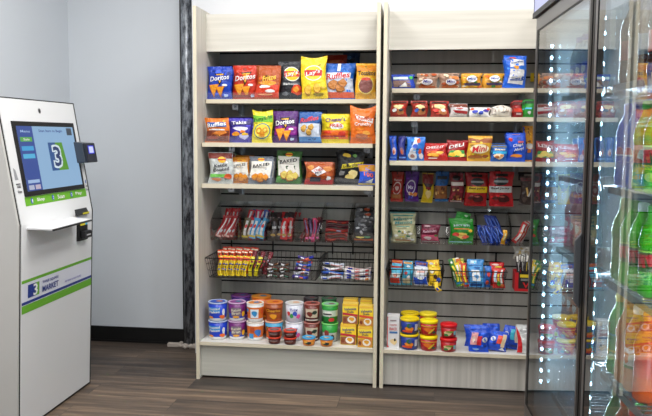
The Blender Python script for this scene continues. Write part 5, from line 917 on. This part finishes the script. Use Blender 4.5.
# bottles
_liq = {}
def liquid(c, tr=.22):
    if c in _liq: return _liq[c]
    m = mat(c, 'plastic', rough=.12).copy(); m.name = 'drink_%02x%02x%02x' % c; b = m.node_tree.nodes['Principled BSDF']; b.inputs['Transmission Weight'].default_value = tr; b.inputs['IOR'].default_value = 1.33
    _liq[c] = m; return m
BG = 'bottles in the glass-door cooler'
def bottle(a, d, z, label, body, lab, cap, layers=(), h=.228, r=.0335, cat='bottle'):
    root = empty('drink_bottle', fw(a, d, z + .003)); root.rotation_euler.z = TH - math.radians(60); tag(root, label, cat, BG)
    B = liquid(body) if isinstance(body, tuple) else body; k = h / .228
    q = MB(); P = [(r * .72, 0), (r * .96, .008), (r, .022), (r * .96, .045), (r * .92, .062), (r * .92, .118), (r, .128), (r * .99, .142), (r * .82, .166), (r * .5, .19), (r * .38, .202), (r * .38, .208)]
    q.lathe([(a_, b_ * k) for a_, b_ in P], B, 24); q.build('bottle_body', root)
    if lab:
        q = MB(); z0_, z1_ = .064 * k, .116 * k; rr = r * .935; q.lathe([(rr, z0_), (rr, z1_)], mat(lab, 'plastic'), 24, cap=False)
        def sf(x, y, off=0):
            an = x * 1.3; R2 = rr + off; return Vector((R2 * math.sin(an), -R2 * math.cos(an), z0_ + (z1_ - z0_) * y))
        decals(q, sf, list(layers), 'plastic', first=.0005, step=.0003); q.build('label', root)
    q = MB(); q.lathe([(r * .42, .204 * k), (r * .44, .206 * k), (r * .44, .222 * k), (r * .36, .226 * k)], mat(cap, 'plastic'), 18); q.build('cap', root)
    return root
GRN = (70, 190, 30); DEW = [('R', -1, 0, 1, 1, (30, 90, 30)), ('P', [(-.7, .8), (-.4, .2), (-.1, .2), (-.3, .8)], (206, 40, 50)), ('P', [(-.3, .8), (0, .2), (.2, .2), (.1, .8)], (206, 40, 50)), ('P', [(.1, .8), (.4, .25), (.6, .3), (.8, .9)], (206, 40, 50)), ('R', -1, .92, 1, 1, (170, 220, 90))]
ORG = [('B', -.3, .5, .5, .3, 3, (240, 120, 60)), ('B', .4, .5, .4, .3, 5, (236, 226, 210)), ('R', -1, 0, 1, .14, (40, 120, 40))]
PEP = [('R', -1, .3, 1, .7, (40, 70, 200)), ('E', 0, .5, .35, .4, W_), ('P', [(-.3, .5), (.3, .5), (.2, .85), (-.2, .85)], (206, 40, 50)), ('P', [(-.2, .15), (.2, .15), (.3, .42), (-.3, .42)], (40, 60, 180))]
rows = {1.12: [((60, 110, 220), (24, 50, 190), (30, 60, 190), PEP, 'blue'), ((40, 90, 200), (20, 46, 170), (20, 40, 160), PEP, 'dark blue'), ((120, 210, 40), (214, 84, 40), (60, 170, 40), ORG, 'lime green, orange-labelled'), (GRN, (30, 90, 30), (50, 160, 40), DEW, 'green')],
        .865: [((90, 170, 60), (110, 150, 60), (50, 150, 50), (), 'olive green'), (GRN, (30, 90, 30), (60, 170, 50), DEW, 'green, dark-labelled'), ((96, 214, 40), (30, 90, 30), (240, 244, 240), DEW, 'bright green, white-capped'), (GRN, (30, 90, 30), (60, 170, 50), DEW, 'mid green')],
        .60: [((70, 200, 80), (40, 180, 70), (240, 220, 40), [('R', -1, .0, 1, .12, (236, 226, 40)), ('R', -1, .88, 1, 1, (70, 200, 220))], 'mint green, yellow-ringed'), ((214, 120, 60), (190, 60, 30), (230, 130, 40), (), 'amber'), ((226, 130, 70), (236, 226, 220), (240, 240, 240), ORG, 'peach-orange'), ((230, 90, 30), (200, 50, 30), (240, 120, 30), (), 'deep orange')],
        .33: [((90, 160, 90), (60, 120, 80), (40, 120, 60), (), 'sea green'), ((190, 80, 40), (150, 40, 30), (226, 90, 40), (), 'rust orange'), ((222, 70, 30), (180, 30, 30), (220, 60, 40), (), 'red-orange'), ((226, 100, 40), (206, 60, 40), (240, 120, 50), (), 'bright orange')],
        1.395: [((70, 40, 30), (160, 30, 30), (40, 30, 30), (), 'brown cola'), ((60, 40, 34), (30, 30, 34), (50, 40, 40), (), 'near-black cola'), ((110, 60, 40), (120, 130, 150), (90, 100, 120), (), 'reddish brown'), ((60, 36, 28), (190, 40, 40), (160, 30, 30), (), 'dark cola')]}
SN = {1.12: 'second shelf', .865: 'middle shelf', .60: 'fourth shelf', .33: 'bottom shelf', 1.395: 'top shelf'}
for z, L in rows.items():
    for i, (b, l, c, ly, nm_) in enumerate(L):
        a = .815 + .074 * i
        bottle(a, .094, z, '%s drink bottle, %s from far end, front row, %s, near cooler door' % (nm_, ['first', 'second', 'third', 'fourth'][i], SN[z]), b, l, c, ly)
        bottle(a, .166, z, '%s drink bottle behind the %s front bottle, %s, near cooler door' % (nm_, ['first', 'second', 'third', 'fourth'][i], SN[z]), b, l, c)
rows1 = {1.395: ((150, 180, 210), (40, 80, 200), (30, 70, 200), 'clear water', .2), 1.12: ((190, 200, 210), None, (230, 236, 240), 'clear unlabelled water', .22), .865: ((200, 120, 130), (226, 70, 110), (240, 240, 240), 'pink-labelled', .228), .60: ((150, 90, 100), (206, 110, 60), (90, 50, 110), 'violet and orange labelled', .228), .33: ((150, 170, 190), None, (220, 226, 230), 'plain water', .2)}
for z, (b, l, c, nm_, h) in rows1.items():
    for i in range(3):
        bottle(.262 + .074 * i, .094, z, '%s bottle, %s from far end, %s, behind far cooler door' % (nm_, ['first', 'second', 'third'][i], SN[z]), M_PET if l is None else b, l, c, [('B', -.2, .5, .4, .3, 3, W_)] if l else (), h=h)
